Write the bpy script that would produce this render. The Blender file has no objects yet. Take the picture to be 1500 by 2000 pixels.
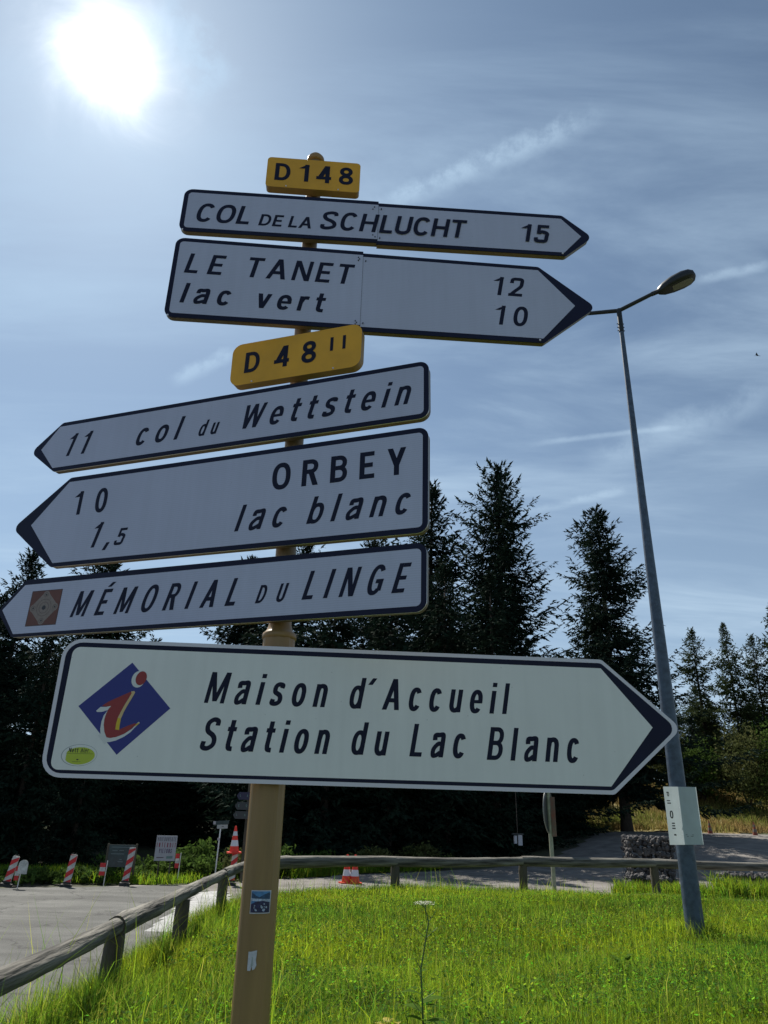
import bpy, math, random
import numpy as np
from mathutils import Vector, Matrix, noise

# ------------------------------------------------------------------ camera, sky, sun, exposure
sc = bpy.context.scene
col = sc.collection
R = math.radians
EYE = 1.05
PITCH, ROLL = R(23.091), R(1.639)
cam_d = bpy.data.cameras.new('camera')
cam_d.sensor_fit = 'VERTICAL'
cam_d.sensor_height = 36.0
cam_d.sensor_width = 27.0
cam_d.lens = 36.0 * 1413.4 / 2000.0
cam_d.clip_start = 0.05
cam_d.clip_end = 3000
cam = bpy.data.objects.new('camera', cam_d)
col.objects.link(cam)
_f = Vector((0, math.cos(PITCH), math.sin(PITCH)))
_u = Vector((0, -math.sin(PITCH), math.cos(PITCH)))
_x = Vector((1, 0, 0))
_r = _x * math.cos(ROLL) + _u * math.sin(ROLL)
_v = -_x * math.sin(ROLL) + _u * math.cos(ROLL)
cam.matrix_world = Matrix(((_r.x, _v.x, -_f.x, 0), (_r.y, _v.y, -_f.y, 0), (_r.z, _v.z, -_f.z, EYE), (0, 0, 0, 1)))
sc.camera = cam
sc.view_settings.view_transform = 'Standard'
sc.view_settings.look = 'None'
sc.view_settings.gamma = 1
sc.view_settings.use_curve_mapping = False
sc.view_settings.exposure = EXPOSURE = 0.66
sc.render.engine = 'CYCLES'
sc.cycles.max_bounces = 6
sc.cycles.transparent_max_bounces = 6

SUN = Vector((-0.3194, 0.5458, 0.7746)).normalized()
sun_el = math.asin(SUN.z)
sun_rot = math.atan2(SUN.x, SUN.y)
world = bpy.data.worlds.new('World')
sc.world = world
world.use_nodes = True
nt = world.node_tree
nt.nodes.clear()
N, Lk = nt.nodes.new, nt.links.new


def vmath(op, a, b=None):
    n = N('ShaderNodeVectorMath'); n.operation = op
    for i, v in enumerate((a, b)):
        if v is None: continue
        if hasattr(v, 'is_output'): Lk(v, n.inputs[i])
        else: n.inputs[i].default_value = v
    return n.outputs['Value'] if op in ('DOT_PRODUCT', 'LENGTH') else n.outputs['Vector']


def fmath(op, a, b=0.0, clamp=False):
    n = N('ShaderNodeMath'); n.operation = op; n.use_clamp = clamp
    for i, v in enumerate((a, b)):
        if hasattr(v, 'is_output'): Lk(v, n.inputs[i])
        else: n.inputs[i].default_value = v
    return n.outputs[0]


def smooth(v, lo, hi, a=0.0, b=1.0):
    n = N('ShaderNodeMapRange'); n.interpolation_type = 'SMOOTHSTEP'; n.clamp = True
    Lk(v, n.inputs[0])
    for i, q in enumerate((lo, hi, a, b)): n.inputs[i + 1].default_value = q
    return n.outputs[0]


def noise_tex(vec, scale, detail=6, rough=0.55, dist=0.0):
    n = N('ShaderNodeTexNoise'); Lk(vec, n.inputs['Vector'])
    n.inputs['Scale'].default_value = scale; n.inputs['Detail'].default_value = detail
    n.inputs['Roughness'].default_value = rough; n.inputs['Distortion'].default_value = dist
    return n.outputs['Fac']


tc = N('ShaderNodeTexCoord')
DIR = vmath('NORMALIZE', tc.outputs['Generated'])
sky = N('ShaderNodeTexSky'); sky.sky_type = 'NISHITA'; sky.sun_disc = False
sky.sun_elevation = sun_el; sky.sun_rotation = sun_rot
sky.altitude = 1100; sky.air_density = 1.0; sky.dust_density = 0.9; sky.ozone_density = 1.2
# thin veil of high cirrus: streaks in the plane of the cloud layer
sep = N('ShaderNodeSeparateXYZ'); Lk(DIR, sep.inputs[0])
zz = fmath('ADD', fmath('MAXIMUM', sep.outputs['Z'], 0.0), 0.12)
cmb = N('ShaderNodeCombineXYZ')
Lk(fmath('DIVIDE', sep.outputs['X'], zz), cmb.inputs['X'])
Lk(fmath('DIVIDE', sep.outputs['Y'], zz), cmb.inputs['Y'])
mp = N('ShaderNodeMapping'); Lk(cmb.outputs[0], mp.inputs['Vector'])
mp.inputs['Rotation'].default_value = (0, 0, R(-38)); mp.inputs['Scale'].default_value = (0.55, 2.1, 1)
streak = noise_tex(mp.outputs[0], 1.6, 8, 0.6, 0.5)
broad = noise_tex(cmb.outputs[0], 0.9, 4, 0.5, 0.3)
veil = fmath('MULTIPLY', smooth(streak, 0.36, 0.78), smooth(broad, 0.30, 0.68, 0.25, 1.0))
veil = fmath('MULTIPLY', veil, 0.85)
# contrails, each a soft band along a great circle
trails = [((-0.0112, 0.6936, 0.7203), (0.2229, 0.6042, 0.765), 0.013, 0.46, 30.0),
          ((-0.2761, 0.8063, 0.5231), (-0.2057, 0.8004, 0.5631), 0.009, 0.5, 26.0),
          ((0.2106, 0.8558, 0.4725), (0.3796, 0.7968, 0.4701), 0.0036, 0.32, 18.0),
          ((0.1942, 0.8996, 0.3911), (0.3145, 0.858, 0.4062), 0.006, 0.38, 20.0),
          ((0.3747, 0.6948, 0.6139), (0.4404, 0.6599, 0.6087), 0.006, 0.36, 22.0),
          ((0.2883, 0.8483, 0.4441), (0.4597, 0.7433, 0.486), 0.020, 0.36, 14.0),
          ((-0.2688, 0.5181, 0.812), (-0.2119, 0.5893, 0.7796), 0.030, 0.5, 34.0)]
for a, b, wid, amp, ns in trails:
    a = Vector(a).normalized(); b = Vector(b).normalized()
    n_ = a.cross(b).normalized(); mid = ((a + b) / 2).normalized()
    along = (b - a).normalized(); half = (b - a).length / 2
    nf = noise_tex(DIR, ns, 5, 0.65)
    off = fmath('MULTIPLY', fmath('SUBTRACT', nf, 0.5), wid * 2.2)
    dd = fmath('ABSOLUTE', fmath('ADD', vmath('DOT_PRODUCT', DIR, n_), off))
    band = smooth(dd, wid * 0.1, wid * 1.5, 1.0, 0.0)
    al = fmath('ABSOLUTE', fmath('SUBTRACT', vmath('DOT_PRODUCT', DIR, along), mid.dot(along)))
    seg = smooth(al, half * 0.65, half * 1.35, 1.0, 0.0)
    front = smooth(vmath('DOT_PRODUCT', DIR, mid), 0.5, 0.7)
    m = fmath('MULTIPLY', fmath('MULTIPLY', band, seg), fmath('MULTIPLY', front, amp))
    m = fmath('MULTIPLY', m, smooth(nf, 0.3, 0.6, 0.35, 1.0))
    veil = fmath('ADD', veil, m)
veil = fmath('MINIMUM', fmath('ADD', veil, smooth(sep.outputs['Z'], .62, .10, 0.0, .42)), 1.0)
# aureole of the sun in the thin cloud
ang = fmath('ARCCOSINE', fmath('MINIMUM', vmath('DOT_PRODUCT', DIR, SUN), 0.999999))
wob = noise_tex(DIR, 9.0, 8, 0.62, 1.2)
angw = fmath('MULTIPLY', ang, fmath('ADD', 0.55, fmath('MULTIPLY', wob, 0.90)))
core = fmath('MULTIPLY', fmath('EXPONENT', fmath('MULTIPLY', angw, -1 / 0.0160)), 118.0)
wide = fmath('MULTIPLY', fmath('EXPONENT', fmath('MULTIPLY', ang, -1 / 0.48)), 2.4)
mx = N('ShaderNodeMix'); mx.data_type = 'RGBA'
hs = N('ShaderNodeHueSaturation'); Lk(sky.outputs[0], hs.inputs['Color'])
hs.inputs['Saturation'].default_value = 0.86; hs.inputs['Value'].default_value = 1.0
Lk(veil, mx.inputs['Factor']); Lk(vmath('MULTIPLY', hs.outputs[0], (0.93, 1.05, 1.09)), mx.inputs['A'])
mx.inputs['B'].default_value = (6.0, 7.9, 9.9, 1)
gl = N('ShaderNodeVectorMath'); gl.operation = 'SCALE'; gl.inputs[0].default_value = (1.0, 0.98, 0.93); Lk(core, gl.inputs['Scale'])
gw = N('ShaderNodeVectorMath'); gw.operation = 'SCALE'; gw.inputs[0].default_value = (0.62, 1.0, 1.36); Lk(wide, gw.inputs['Scale'])
tot = vmath('ADD', vmath('ADD', mx.outputs['Result'], gl.outputs[0]), gw.outputs[0])
bg = N('ShaderNodeBackground'); Lk(tot, bg.inputs['Color']); bg.inputs['Strength'].default_value = 0.05
wo = N('ShaderNodeOutputWorld'); Lk(bg.outputs[0], wo.inputs['Surface'])
world.cycles.sampling_method = 'MANUAL'
world.cycles.sample_map_resolution = 1024

sun_d = bpy.data.lights.new('sun', 'SUN')
sun_d.energy = 4.6
sun_d.angle = R(0.53)
sun_d.color = (1.0, 0.95, 0.86)
sun_o = bpy.data.objects.new('sun', sun_d)
sun_o.rotation_euler = SUN.to_track_quat('Z', 'Y').to_euler()
col.objects.link(sun_o)

random.seed(5)
rng = np.random.default_rng(5)


# ------------------------------------------------------------------ helpers
def tag(o, label=None, cat=None, group=None, kind=None):
    if label: o['label'] = label
    if cat: o['category'] = cat
    if group: o['group'] = group
    if kind: o['kind'] = kind
    return o


def empty(name, loc, rz=0.0):
    o = bpy.data.objects.new(name, None)
    o.empty_display_size = 0.2
    o.location = loc; o.rotation_euler = (0, 0, rz)
    col.objects.link(o)
    return o


def mat(name, color, rough=0.7, metal=0.0, var=0.0, vscale=8.0, bump=0.0, bscale=40.0, spec=0.5,
        color2=None, transl=0.0, stretch=None, attr=None, coat=0.0, detail=5.0, trans_col=None):
    m = bpy.data.materials.new(name); m.use_nodes = True
    t = m.node_tree; n, l = t.nodes.new, t.links.new
    p = t.nodes['Principled BSDF']
    p.inputs['Roughness'].default_value = rough; p.inputs['Metallic'].default_value = metal
    p.inputs['Specular IOR Level'].default_value = spec
    p.inputs['Coat Weight'].default_value = coat
    p.inputs['Base Color'].default_value = (*color, 1)
    c_out = None
    tcn = n('ShaderNodeTexCoord')
    vec = tcn.outputs['Object']
    if stretch:
        mpn = n('ShaderNodeMapping'); mpn.inputs['Scale'].default_value = stretch; l(vec, mpn.inputs['Vector']); vec = mpn.outputs[0]
    if var > 0 or color2:
        tn = n('ShaderNodeTexNoise'); tn.inputs['Scale'].default_value = vscale; tn.inputs['Detail'].default_value = detail
        tn.inputs['Roughness'].default_value = 0.6
        l(vec, tn.inputs['Vector'])
        cr = n('ShaderNodeValToRGB'); l(tn.outputs['Fac'], cr.inputs['Fac'])
        c2 = color2 if color2 else tuple(min(1, c * (1 + var)) for c in color)
        c1 = color if color2 else tuple(c * (1 - var) for c in color)
        cr.color_ramp.elements[0].position = 0.36; cr.color_ramp.elements[1].position = 0.66
        cr.color_ramp.elements[0].color = (*c1, 1); cr.color_ramp.elements[1].color = (*c2, 1)
        l(cr.outputs['Color'], p.inputs['Base Color']); c_out = cr.outputs['Color']
    if attr:
        at = n('ShaderNodeAttribute'); at.attribute_name = attr
        mxx = n('ShaderNodeMix'); mxx.data_type = 'RGBA'; mxx.blend_type = 'MULTIPLY'; mxx.inputs['Factor'].default_value = 1
        if c_out: l(c_out, mxx.inputs['A'])
        else: mxx.inputs['A'].default_value = (*color, 1)
        l(at.outputs['Color'], mxx.inputs['B']); c_out = mxx.outputs['Result']
        l(c_out, p.inputs['Base Color'])
    if bump > 0:
        bn = n('ShaderNodeTexNoise'); bn.inputs['Scale'].default_value = bscale; bn.inputs['Detail'].default_value = 6
        l(vec, bn.inputs['Vector'])
        bu = n('ShaderNodeBump'); bu.inputs['Strength'].default_value = bump; bu.inputs['Distance'].default_value = 0.02
        l(bn.outputs['Fac'], bu.inputs['Height']); l(bu.outputs[0], p.inputs['Normal'])
    if transl > 0:
        tr = n('ShaderNodeBsdfTranslucent'); ms = n('ShaderNodeMixShader'); ms.inputs[0].default_value = transl
        if trans_col:
            mm = n('ShaderNodeMix'); mm.data_type = 'RGBA'; mm.blend_type = 'MULTIPLY'; mm.inputs['Factor'].default_value = 1
            if c_out: l(c_out, mm.inputs['A'])
            else: mm.inputs['A'].default_value = (*color, 1)
            mm.inputs['B'].default_value = (*trans_col, 1)
            l(mm.outputs['Result'], tr.inputs['Color'])
        elif c_out: l(c_out, tr.inputs['Color'])
        else: tr.inputs['Color'].default_value = (*color, 1)
        l(p.outputs[0], ms.inputs[1]); l(tr.outputs[0], ms.inputs[2])
        l(ms.outputs[0], t.nodes['Material Output'].inputs['Surface'])
    return m


class MB:
    def __init__(s): s.v = []; s.f = []; s.m = []; s.mi = 0

    def add(s, vs, fs, mi=None):
        o = len(s.v); s.v.extend([tuple(p) for p in vs])
        for f in fs:
            s.f.append(tuple(i + o for i in f)); s.m.append(s.mi if mi is None else mi)

    def box(s, c, d, rz=0.0, mi=None, rx=0.0, ry=0.0):
        M = Matrix.Rotation(rz, 3, 'Z') @ Matrix.Rotation(ry, 3, 'Y') @ Matrix.Rotation(rx, 3, 'X')
        vs = [Vector(c) + M @ Vector((x * d[0] / 2, y * d[1] / 2, z * d[2] / 2)) for z in (-1, 1) for y in (-1, 1) for x in (-1, 1)]
        s.add(vs, [(0, 2, 3, 1), (4, 5, 7, 6), (0, 1, 5, 4), (2, 6, 7, 3), (0, 4, 6, 2), (1, 3, 7, 5)], mi)

    def tube(s, pts, rs, n=12, caps=True, mi=None, jit=0.0):
        pts = [Vector(p) for p in pts]; K = len(pts)
        if not hasattr(rs, '__len__'): rs = [rs] * K
        up = Vector((0, 0, 1)); base = len(s.v); vs = []
        d0 = (pts[1] - pts[0]).normalized()
        ref = Vector((1, 0, 0)) if abs(d0.z) > 0.9 else up
        for i, p in enumerate(pts):
            d = (pts[min(i + 1, K - 1)] - pts[max(i - 1, 0)]).normalized()
            a = ref.cross(d).normalized(); b = d.cross(a)
            for k in range(n):
                t = 2 * math.pi * k / n
                r = rs[i] * (1 + random.uniform(-jit, jit))
                vs.append(p + (a * math.cos(t) + b * math.sin(t)) * r)
        fs = [(i * n + k, i * n + (k + 1) % n, (i + 1) * n + (k + 1) % n, (i + 1) * n + k) for i in range(K - 1) for k in range(n)]
        if caps: fs += [tuple(range(n - 1, -1, -1)), tuple(range((K - 1) * n, K * n))]
        s.add(vs, fs, mi)

    def prism(s, poly, y0, y1, mi_front=0, mi_side=1):
        """poly in (s,z), front at y0 (towards -y), back at y1; counter-clockwise seen from the front"""
        n = len(poly)
        vs = [(x, y0, z) for x, z in poly] + [(x, y1, z) for x, z in poly]
        s.add(vs, [tuple(range(n))], mi_front)
        s.add(vs, [tuple(range(2 * n - 1, n - 1, -1))] + [(i, i + n, (i + 1) % n + n, (i + 1) % n) for i in range(n)], mi_side)

    def flat(s, poly, y, mi=None):
        s.add([(x, y, z) for x, z in poly], [tuple(range(len(poly)))], mi)

    def build(s, name, mats, parent=None, smooth=False, loc=None, auto=None):
        me = bpy.data.meshes.new(name); me.from_pydata(s.v, [], s.f)
        if not isinstance(mats, (list, tuple)): mats = [mats]
        for m in mats: me.materials.append(m)
        me.polygons.foreach_set('material_index', s.m)
        if smooth: me.polygons.foreach_set('use_smooth', [True] * len(s.f))
        me.update()
        if auto is not None: me.set_sharp_from_angle(angle=auto)
        o = bpy.data.objects.new(name, me); col.objects.link(o)
        if parent: o.parent = parent
        if loc is not None: o.location = loc
        return o


def np_mesh(name, verts, tris, mats, parent=None, colors=None, smooth=False, quads=False):
    me = bpy.data.meshes.new(name)
    k = 4 if quads else 3
    nv, nf = len(verts), len(tris)
    me.vertices.add(nv); me.vertices.foreach_set('co', np.asarray(verts, np.float32).ravel())
    me.loops.add(nf * k); me.loops.foreach_set('vertex_index', np.asarray(tris, np.int32).ravel())
    me.polygons.add(nf); me.polygons.foreach_set('loop_start', np.arange(0, nf * k, k, dtype=np.int32))
    me.polygons.foreach_set('loop_total', np.full(nf, k, np.int32))
    if smooth: me.polygons.foreach_set('use_smooth', np.ones(nf, bool))
    me.update(calc_edges=True)
    if colors is not None:
        ca = me.color_attributes.new('tint', 'FLOAT_COLOR', 'POINT')
        c4 = np.ones((nv, 4), np.float32); c4[:, :3] = colors
        ca.data.foreach_set('color', c4.ravel())
    for m in (mats if isinstance(mats, (list, tuple)) else [mats]): me.materials.append(m)
    o = bpy.data.objects.new(name, me); col.objects.link(o)
    if parent: o.parent = parent
    return o


def copy_tree(o, parent=None):
    c = o.copy(); col.objects.link(c)
    if parent: c.parent = parent
    for ch in list(o.children): copy_tree(ch, c)
    return c


def ss(t):
    t = np.clip(t, 0, 1); return t * t * (3 - 2 * t)


def gh(x, y):
    x = np.asarray(x, float); y = np.asarray(y, float)
    h = -0.2 + 1.12 * ss((y - 18) / 15) * ss((x - 1) / 9) + 2.4 * ss((y - 33.5) / 13) * ss((x - 7) / 6)
    h = h + 0.5 * ss((y - 22) / 12) * ss((3 - x) / 5) + 0.35 * ss((-x - 6) / 3) * ss((y - 17) / 6)
    return h


def H(x, y): return float(gh(x, y))


# ------------------------------------------------------------------ materials
M = {}
M['navy'] = mat('navy_border', (0.006, 0.008, 0.030), 0.5, spec=.2, var=0.15, vscale=3)
M['letter'] = mat('navy_lettering', (0.006, 0.008, 0.028), 0.55, spec=.2, var=0.1, vscale=3)
M['tan'] = mat('tan_metal', (0.14, 0.10, 0.06), 0.5, var=0.12, vscale=5, bump=0.08, bscale=120)
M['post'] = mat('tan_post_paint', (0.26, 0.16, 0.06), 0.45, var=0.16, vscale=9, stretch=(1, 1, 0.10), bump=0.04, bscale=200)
M['alu'] = mat('aluminium_edge', (0.62, 0.62, 0.64), 0.35, metal=0.6)
M['white_edge'] = mat('white_margin', (0.62, 0.60, 0.68), 0.4)
M['yellow'] = mat('yellow_sheeting', (0.68, 0.34, 0.012), 0.45, var=0.10, vscale=4)
M['ylw_side'] = mat('yellow_box_side', (0.26, 0.15, 0.045), 0.5, var=0.1)
M['blackish'] = mat('dark_print', (0.02, 0.02, 0.025), 0.5)
M['steel'] = mat('galvanised_steel', (0.06, 0.085, 0.125), 0.5, metal=0.25, var=0.28, vscale=14, bump=0.05, bscale=60)
M['darkmetal'] = mat('dark_metal', (0.022, 0.026, 0.03), 0.45, metal=0.4)


def sheeting(name, c, stripe=0.07):
    m = mat(name, c, 0.42, var=0.03, vscale=2.5)
    t = m.node_tree; n, l = t.nodes.new, t.links.new; p = t.nodes['Principled BSDF']
    base = p.inputs['Base Color'].links[0].from_socket
    tcn = n('ShaderNodeTexCoord'); w = n('ShaderNodeTexWave'); w.wave_type = 'BANDS'; w.bands_direction = 'Z'
    w.inputs['Scale'].default_value = 32; w.inputs['Distortion'].default_value = 0.6; w.inputs['Detail'].default_value = 1
    l(tcn.outputs['Object'], w.inputs['Vector'])
    mr = n('ShaderNodeMapRange'); l(w.outputs['Fac'], mr.inputs[0])
    mr.inputs[3].default_value = 1 - stripe; mr.inputs[4].default_value = 1.0
    sc_ = n('ShaderNodeVectorMath'); sc_.operation = 'SCALE'; l(base, sc_.inputs[0]); l(mr.outputs[0], sc_.inputs['Scale'])
    l(sc_.outputs[0], p.inputs['Base Color'])
    # film weathering: faint rain streaks and specks of dirt
    mp2 = n('ShaderNodeMapping'); mp2.inputs['Scale'].default_value = (28, 1, 1.6); l(tcn.outputs['Object'], mp2.inputs['Vector'])
    ns = n('ShaderNodeTexNoise'); ns.inputs['Scale'].default_value = 1.0; ns.inputs['Detail'].default_value = 4; l(mp2.outputs[0], ns.inputs['Vector'])
    mr2 = n('ShaderNodeMapRange'); l(ns.outputs['Fac'], mr2.inputs[0]); mr2.inputs[1].default_value = 0.3; mr2.inputs[2].default_value = 0.75
    mr2.inputs[3].default_value = 0.94; mr2.inputs[4].default_value = 1.0
    vo = n('ShaderNodeTexVoronoi'); vo.inputs['Scale'].default_value = 17; l(tcn.outputs['Object'], vo.inputs['Vector'])
    mr3 = n('ShaderNodeMapRange'); l(vo.outputs['Distance'], mr3.inputs[0]); mr3.inputs[1].default_value = 0.018; mr3.inputs[2].default_value = 0.05
    mr3.inputs[3].default_value = 0.72; mr3.inputs[4].default_value = 1.0
    mu = n('ShaderNodeMath'); mu.operation = 'MULTIPLY'; l(mr2.outputs[0], mu.inputs[0]); l(mr3.outputs[0], mu.inputs[1])
    s2 = n('ShaderNodeVectorMath'); s2.operation = 'SCALE'; l(sc_.outputs[0], s2.inputs[0]); l(mu.outputs[0], s2.inputs['Scale'])
    l(s2.outputs[0], p.inputs['Base Color'])
    return m


M['sheet'] = sheeting('retroreflective_sheeting', (0.47, 0.495, 0.645), 0.09)
M['sheet_w'] = sheeting('white_film', (0.73, 0.735, 0.73), 0.0)


# ------------------------------------------------------------------ stroke lettering
def arcpts(cx, cy, rx, ry, a0, a1, n=20, e=2.35):
    out = []
    for i in range(n + 1):
        a = R(a0 + (a1 - a0) * i / n); c, s = math.cos(a), math.sin(a)
        out.append((cx + rx * math.copysign(abs(c) ** (2 / e), c), cy + ry * math.copysign(abs(s) ** (2 / e), s)))
    return out


def catmull(p, k=8):
    q = [p[0]] + list(p) + [p[-1]]; out = []
    for i in range(1, len(q) - 2):
        for j in range(k):
            t = j / k
            out.append(tuple(0.5 * ((2 * q[i][d]) + (-q[i - 1][d] + q[i + 1][d]) * t + (2 * q[i - 1][d] - 5 * q[i][d] + 4 * q[i + 1][d] - q[i + 2][d]) * t * t + (-q[i - 1][d] + 3 * q[i][d] - 3 * q[i + 1][d] + q[i + 2][d]) * t ** 3) for d in (0, 1)))
    out.append(p[-1]); return out


def ribbon(pts, t, closed=False):
    """list of quads around a centre line"""
    n = len(pts); Lf, Rt = [], []
    for i in range(n):
        if closed: a, b = pts[i - 1], pts[(i + 1) % n]
        else: a, b = pts[max(i - 1, 0)], pts[min(i + 1, n - 1)]
        dx, dy = b[0] - a[0], b[1] - a[1]; l = math.hypot(dx, dy) or 1
        nx, ny = -dy / l, dx / l
        k = 1.0
        if 0 < i < n - 1 or closed:
            p0 = pts[i - 1]; p1 = pts[i]; ex, ey = p1[0] - p0[0], p1[1] - p0[1]; el = math.hypot(ex, ey) or 1
            cs = abs((-ey / el) * nx + (ex / el) * ny); k = min(1 / max(cs, 0.4), 1.5)
        Lf.append((pts[i][0] + nx * t / 2 * k, pts[i][1] + ny * t / 2 * k)); Rt.append((pts[i][0] - nx * t / 2 * k, pts[i][1] - ny * t / 2 * k))
    q = []
    for i in range(n if closed else n - 1):
        j = (i + 1) % n; q.append([Rt[i], Rt[j], Lf[j], Lf[i]])
    return q


def diag(x0, y0, x1, y1, hw):
    return [[(x0 - hw, y0), (x0 + hw, y0), (x1 + hw, y1), (x1 - hw, y1)]]


def rect(x0, y0, x1, y1): return [[(x0, y0), (x1, y0), (x1, y1), (x0, y1)]]


XH = 0.735
WID = dict(C=.60, O=.66, L=.46, D=.60, E=.50, A=.68, S=.56, H=.60, U=.58, T=.54, M=.78, R=.58, G=.62, B=.58, Y=.62, W=.88, N=.62, V=.62, P=.55,
           a=.50, c=.48, e=.50, o=.52, u=.48, n=.48, s=.45, b=.52, d=.52, r=.34, t=.34, v=.50, h=.48)
WID.update({'0': .54, '1': .33, '2': .54, '4': .58, '5': .54, '8': .56})


def glyph(ch, t, wf):
    """strokes of a character in units of cap height -> (list of strokes, width); a stroke is a list of polygons"""
    h = t / 2
    if ch in 'IlIi': w = t
    elif ch in ".,'": w = t * 1.0
    else: w = WID[ch.replace('É', 'E')] * wf
    cx = w / 2; hw = h * 1.06; S = []
    th = t * 0.92  # horizontals a touch thinner
    hh = th / 2
    if ch == 'O' or ch == '0': S.append(ribbon(arcpts(cx, .5, w / 2 - h, .5 - hh + .012, 0, 360, 40)[:-1], t, True))
    elif ch == 'C': S.append(ribbon(arcpts(cx, .5, w / 2 - h, .5 - hh + .012, 38, 322, 34), t))
    elif ch == 'G':
        S.append(ribbon(arcpts(cx, .5, w / 2 - h, .5 - hh + .012, 38, 318, 34), t)); S.append(rect(cx, .38, w, .38 + th)); S.append(rect(w - t, .12, w, .4))
    elif ch == 'L': S += [rect(0, 0, t, 1), rect(t, 0, w, th)]
    elif ch == 'D':
        S.append(rect(0, 0, t, 1))
        S.append(ribbon([(t, 1 - hh), (w * .42, 1 - hh)] + arcpts(w * .42, .5, w * .58 - h, .5 - hh, 88, -88, 22, 2.2) + [(w * .42, hh), (t, hh)], th))
    elif ch in 'EÉ':
        S += [rect(0, 0, t, 1), rect(t, 0, w, th), rect(t, 1 - th, w * .97, 1), rect(t, .5 - hh, w * .88, .5 + hh)]
        if ch == 'É': S.append(diag(cx - .02, 1.08, cx + .12, 1.26, h * 1.1))
    elif ch == 'T': S += [rect(cx - h, 0, cx + h, 1 - th), rect(0, 1 - th, w, 1)]
    elif ch == 'H': S += [rect(0, 0, t, 1), rect(w - t, 0, w, 1), rect(t, .5 - hh, w - t, .5 + hh)]
    elif ch == 'U': S.append(ribbon([(h, 1)] + arcpts(cx, .30, w / 2 - h, .30 - hh + .01, 180, 360, 20) + [(w - h, 1)], t))
    elif ch == 'A': S += [diag(h * 1.05, 0, cx, 1, hw), diag(w - h * 1.05, 0, cx, 1, hw), rect(w * .24, .24, w * .76, .24 + th)]
    elif ch == 'V': S += [diag(h, 1, cx, 0, hw), diag(w - h, 1, cx, 0, hw)]
    elif ch == 'v': S += [diag(h, XH, cx, 0, hw), diag(w - h, XH, cx, 0, hw)]
    elif ch == 'Y': S += [rect(cx - h, 0, cx + h, .42), diag(cx, .36, h * 1.1, 1, hw), diag(cx, .36, w - h * 1.1, 1, hw)]
    elif ch == 'W': S += [diag(h, 1, w * .27, 0, h), diag(w * .27, 0, cx, 1, h), diag(cx, 1, w * .73, 0, h), diag(w * .73, 0, w - h, 1, h)]
    elif ch == 'N': S += [rect(0, 0, t * .92, 1), rect(w - t * .92, 0, w, 1), diag(t * .6, 1, w - t * .6, 0, hw * 1.05)]
    elif ch == 'M': S += [rect(0, 0, t * .9, 1), rect(w - t * .9, 0, w, 1), diag(t * .6, 1, cx, .06, h * .95), diag(w - t * .6, 1, cx, .06, h * .95)]
    elif ch in 'RPB':
        S.append(rect(0, 0, t, 1)); m_ = .45
        c0 = (1 + m_) / 2
        S.append(ribbon([(t, 1 - hh), (w * .5, 1 - hh)] + arcpts(w * .5, c0, w * .47 - h, (1 - m_) / 2 - hh, 85, -85, 16, 2.2) + [(w * .5, m_ + hh), (t, m_ + hh)], th))
        if ch == 'R': S.append(diag(w - h * 1.1, 0, w * .55, m_ + .04, hw * 1.05))
        if ch == 'B':
            c1 = (m_ + th) / 2
            S.append(ribbon([(w * .5, m_ + hh)] + arcpts(w * .5, c1, w * .5 - h, c1 - hh, 85, -85, 16, 2.2) + [(w * .5, hh), (t, hh)], th))
    elif ch in 'Ss':
        k = 1 if ch == 'S' else XH
        S.append(ribbon(catmull([(w - h - .01, .76 * k), (w * .80, .93 * k - hh * .5), (cx, k - hh + .01), (h * 1.1 + .02, .85 * k), (h * 1.1, .70 * k), (w * .30, .57 * k), (w * .66, .46 * k), (w - h, .33 * k), (w - h - .01, .16 * k), (cx, hh - .01), (w * .17, .08 * k + hh * .3), (h + .005, .27 * k)], 6), t))
    elif ch == '8':
        S.append(ribbon(arcpts(cx, .745, w / 2 - h - .03, .255 - hh + .01, 0, 360, 30, 2.1)[:-1], t * .95, True))
        S.append(ribbon(arcpts(cx, .27, w / 2 - h, .27 - hh + .01, 0, 360, 30, 2.1)[:-1], t * .95, True))
    elif ch == '2':
        S.append(ribbon(catmull([(h, .70), (w * .18, .90), (cx, 1 - hh + .01), (w * .83, .90), (w - h, .71), (w * .80, .52), (w * .45, .28), (h + .03, hh * 1.1)], 7), t)); S.append(rect(0, 0, w, th))
    elif ch == '4':
        S += [rect(w * .60, 0, w * .60 + t, 1), rect(0, .20, w, .20 + th), diag(h * 1.3, .20, w * .60 + h * .9, 1, hw * 1.15)]
    elif ch == '5':
        S += [rect(w * .16, 1 - th, w * .96, 1), rect(w * .14, .48, w * .14 + t * .9, 1)]
        S.append(ribbon(catmull([(w * .14 + h, .50), (w * .5, .64 - hh * .4), (w * .86, .52), (w - h, .32), (w * .82, .10), (cx, hh - .01), (w * .18, .09), (h * .9, .27)], 7), t))
    elif ch == '1':
        S += [rect(w - t, 0, w, 1), diag(h * .5, .76, w - h * .9, .93, h * 1.3)]
    elif ch == 'I' or ch == 'l': S.append(rect(0, 0, t, 1))
    elif ch == 'i': S += [rect(0, 0, t, XH), rect(0, .86, t, 1)]
    elif ch == 'o': S.append(ribbon(arcpts(cx, XH / 2, w / 2 - h, XH / 2 - hh + .01, 0, 360, 36)[:-1], t, True))
    elif ch == 'c': S.append(ribbon(arcpts(cx, XH / 2, w / 2 - h, XH / 2 - hh + .01, 36, 324, 30), t))
    elif ch == 'e':
        S.append(ribbon(arcpts(cx, XH / 2, w / 2 - h, XH / 2 - hh + .01, -4, 318, 34), t)); S.append(rect(h, XH / 2 - hh * .85, w - h * .1, XH / 2 + hh * .75))
    elif ch == 'a':
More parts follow.
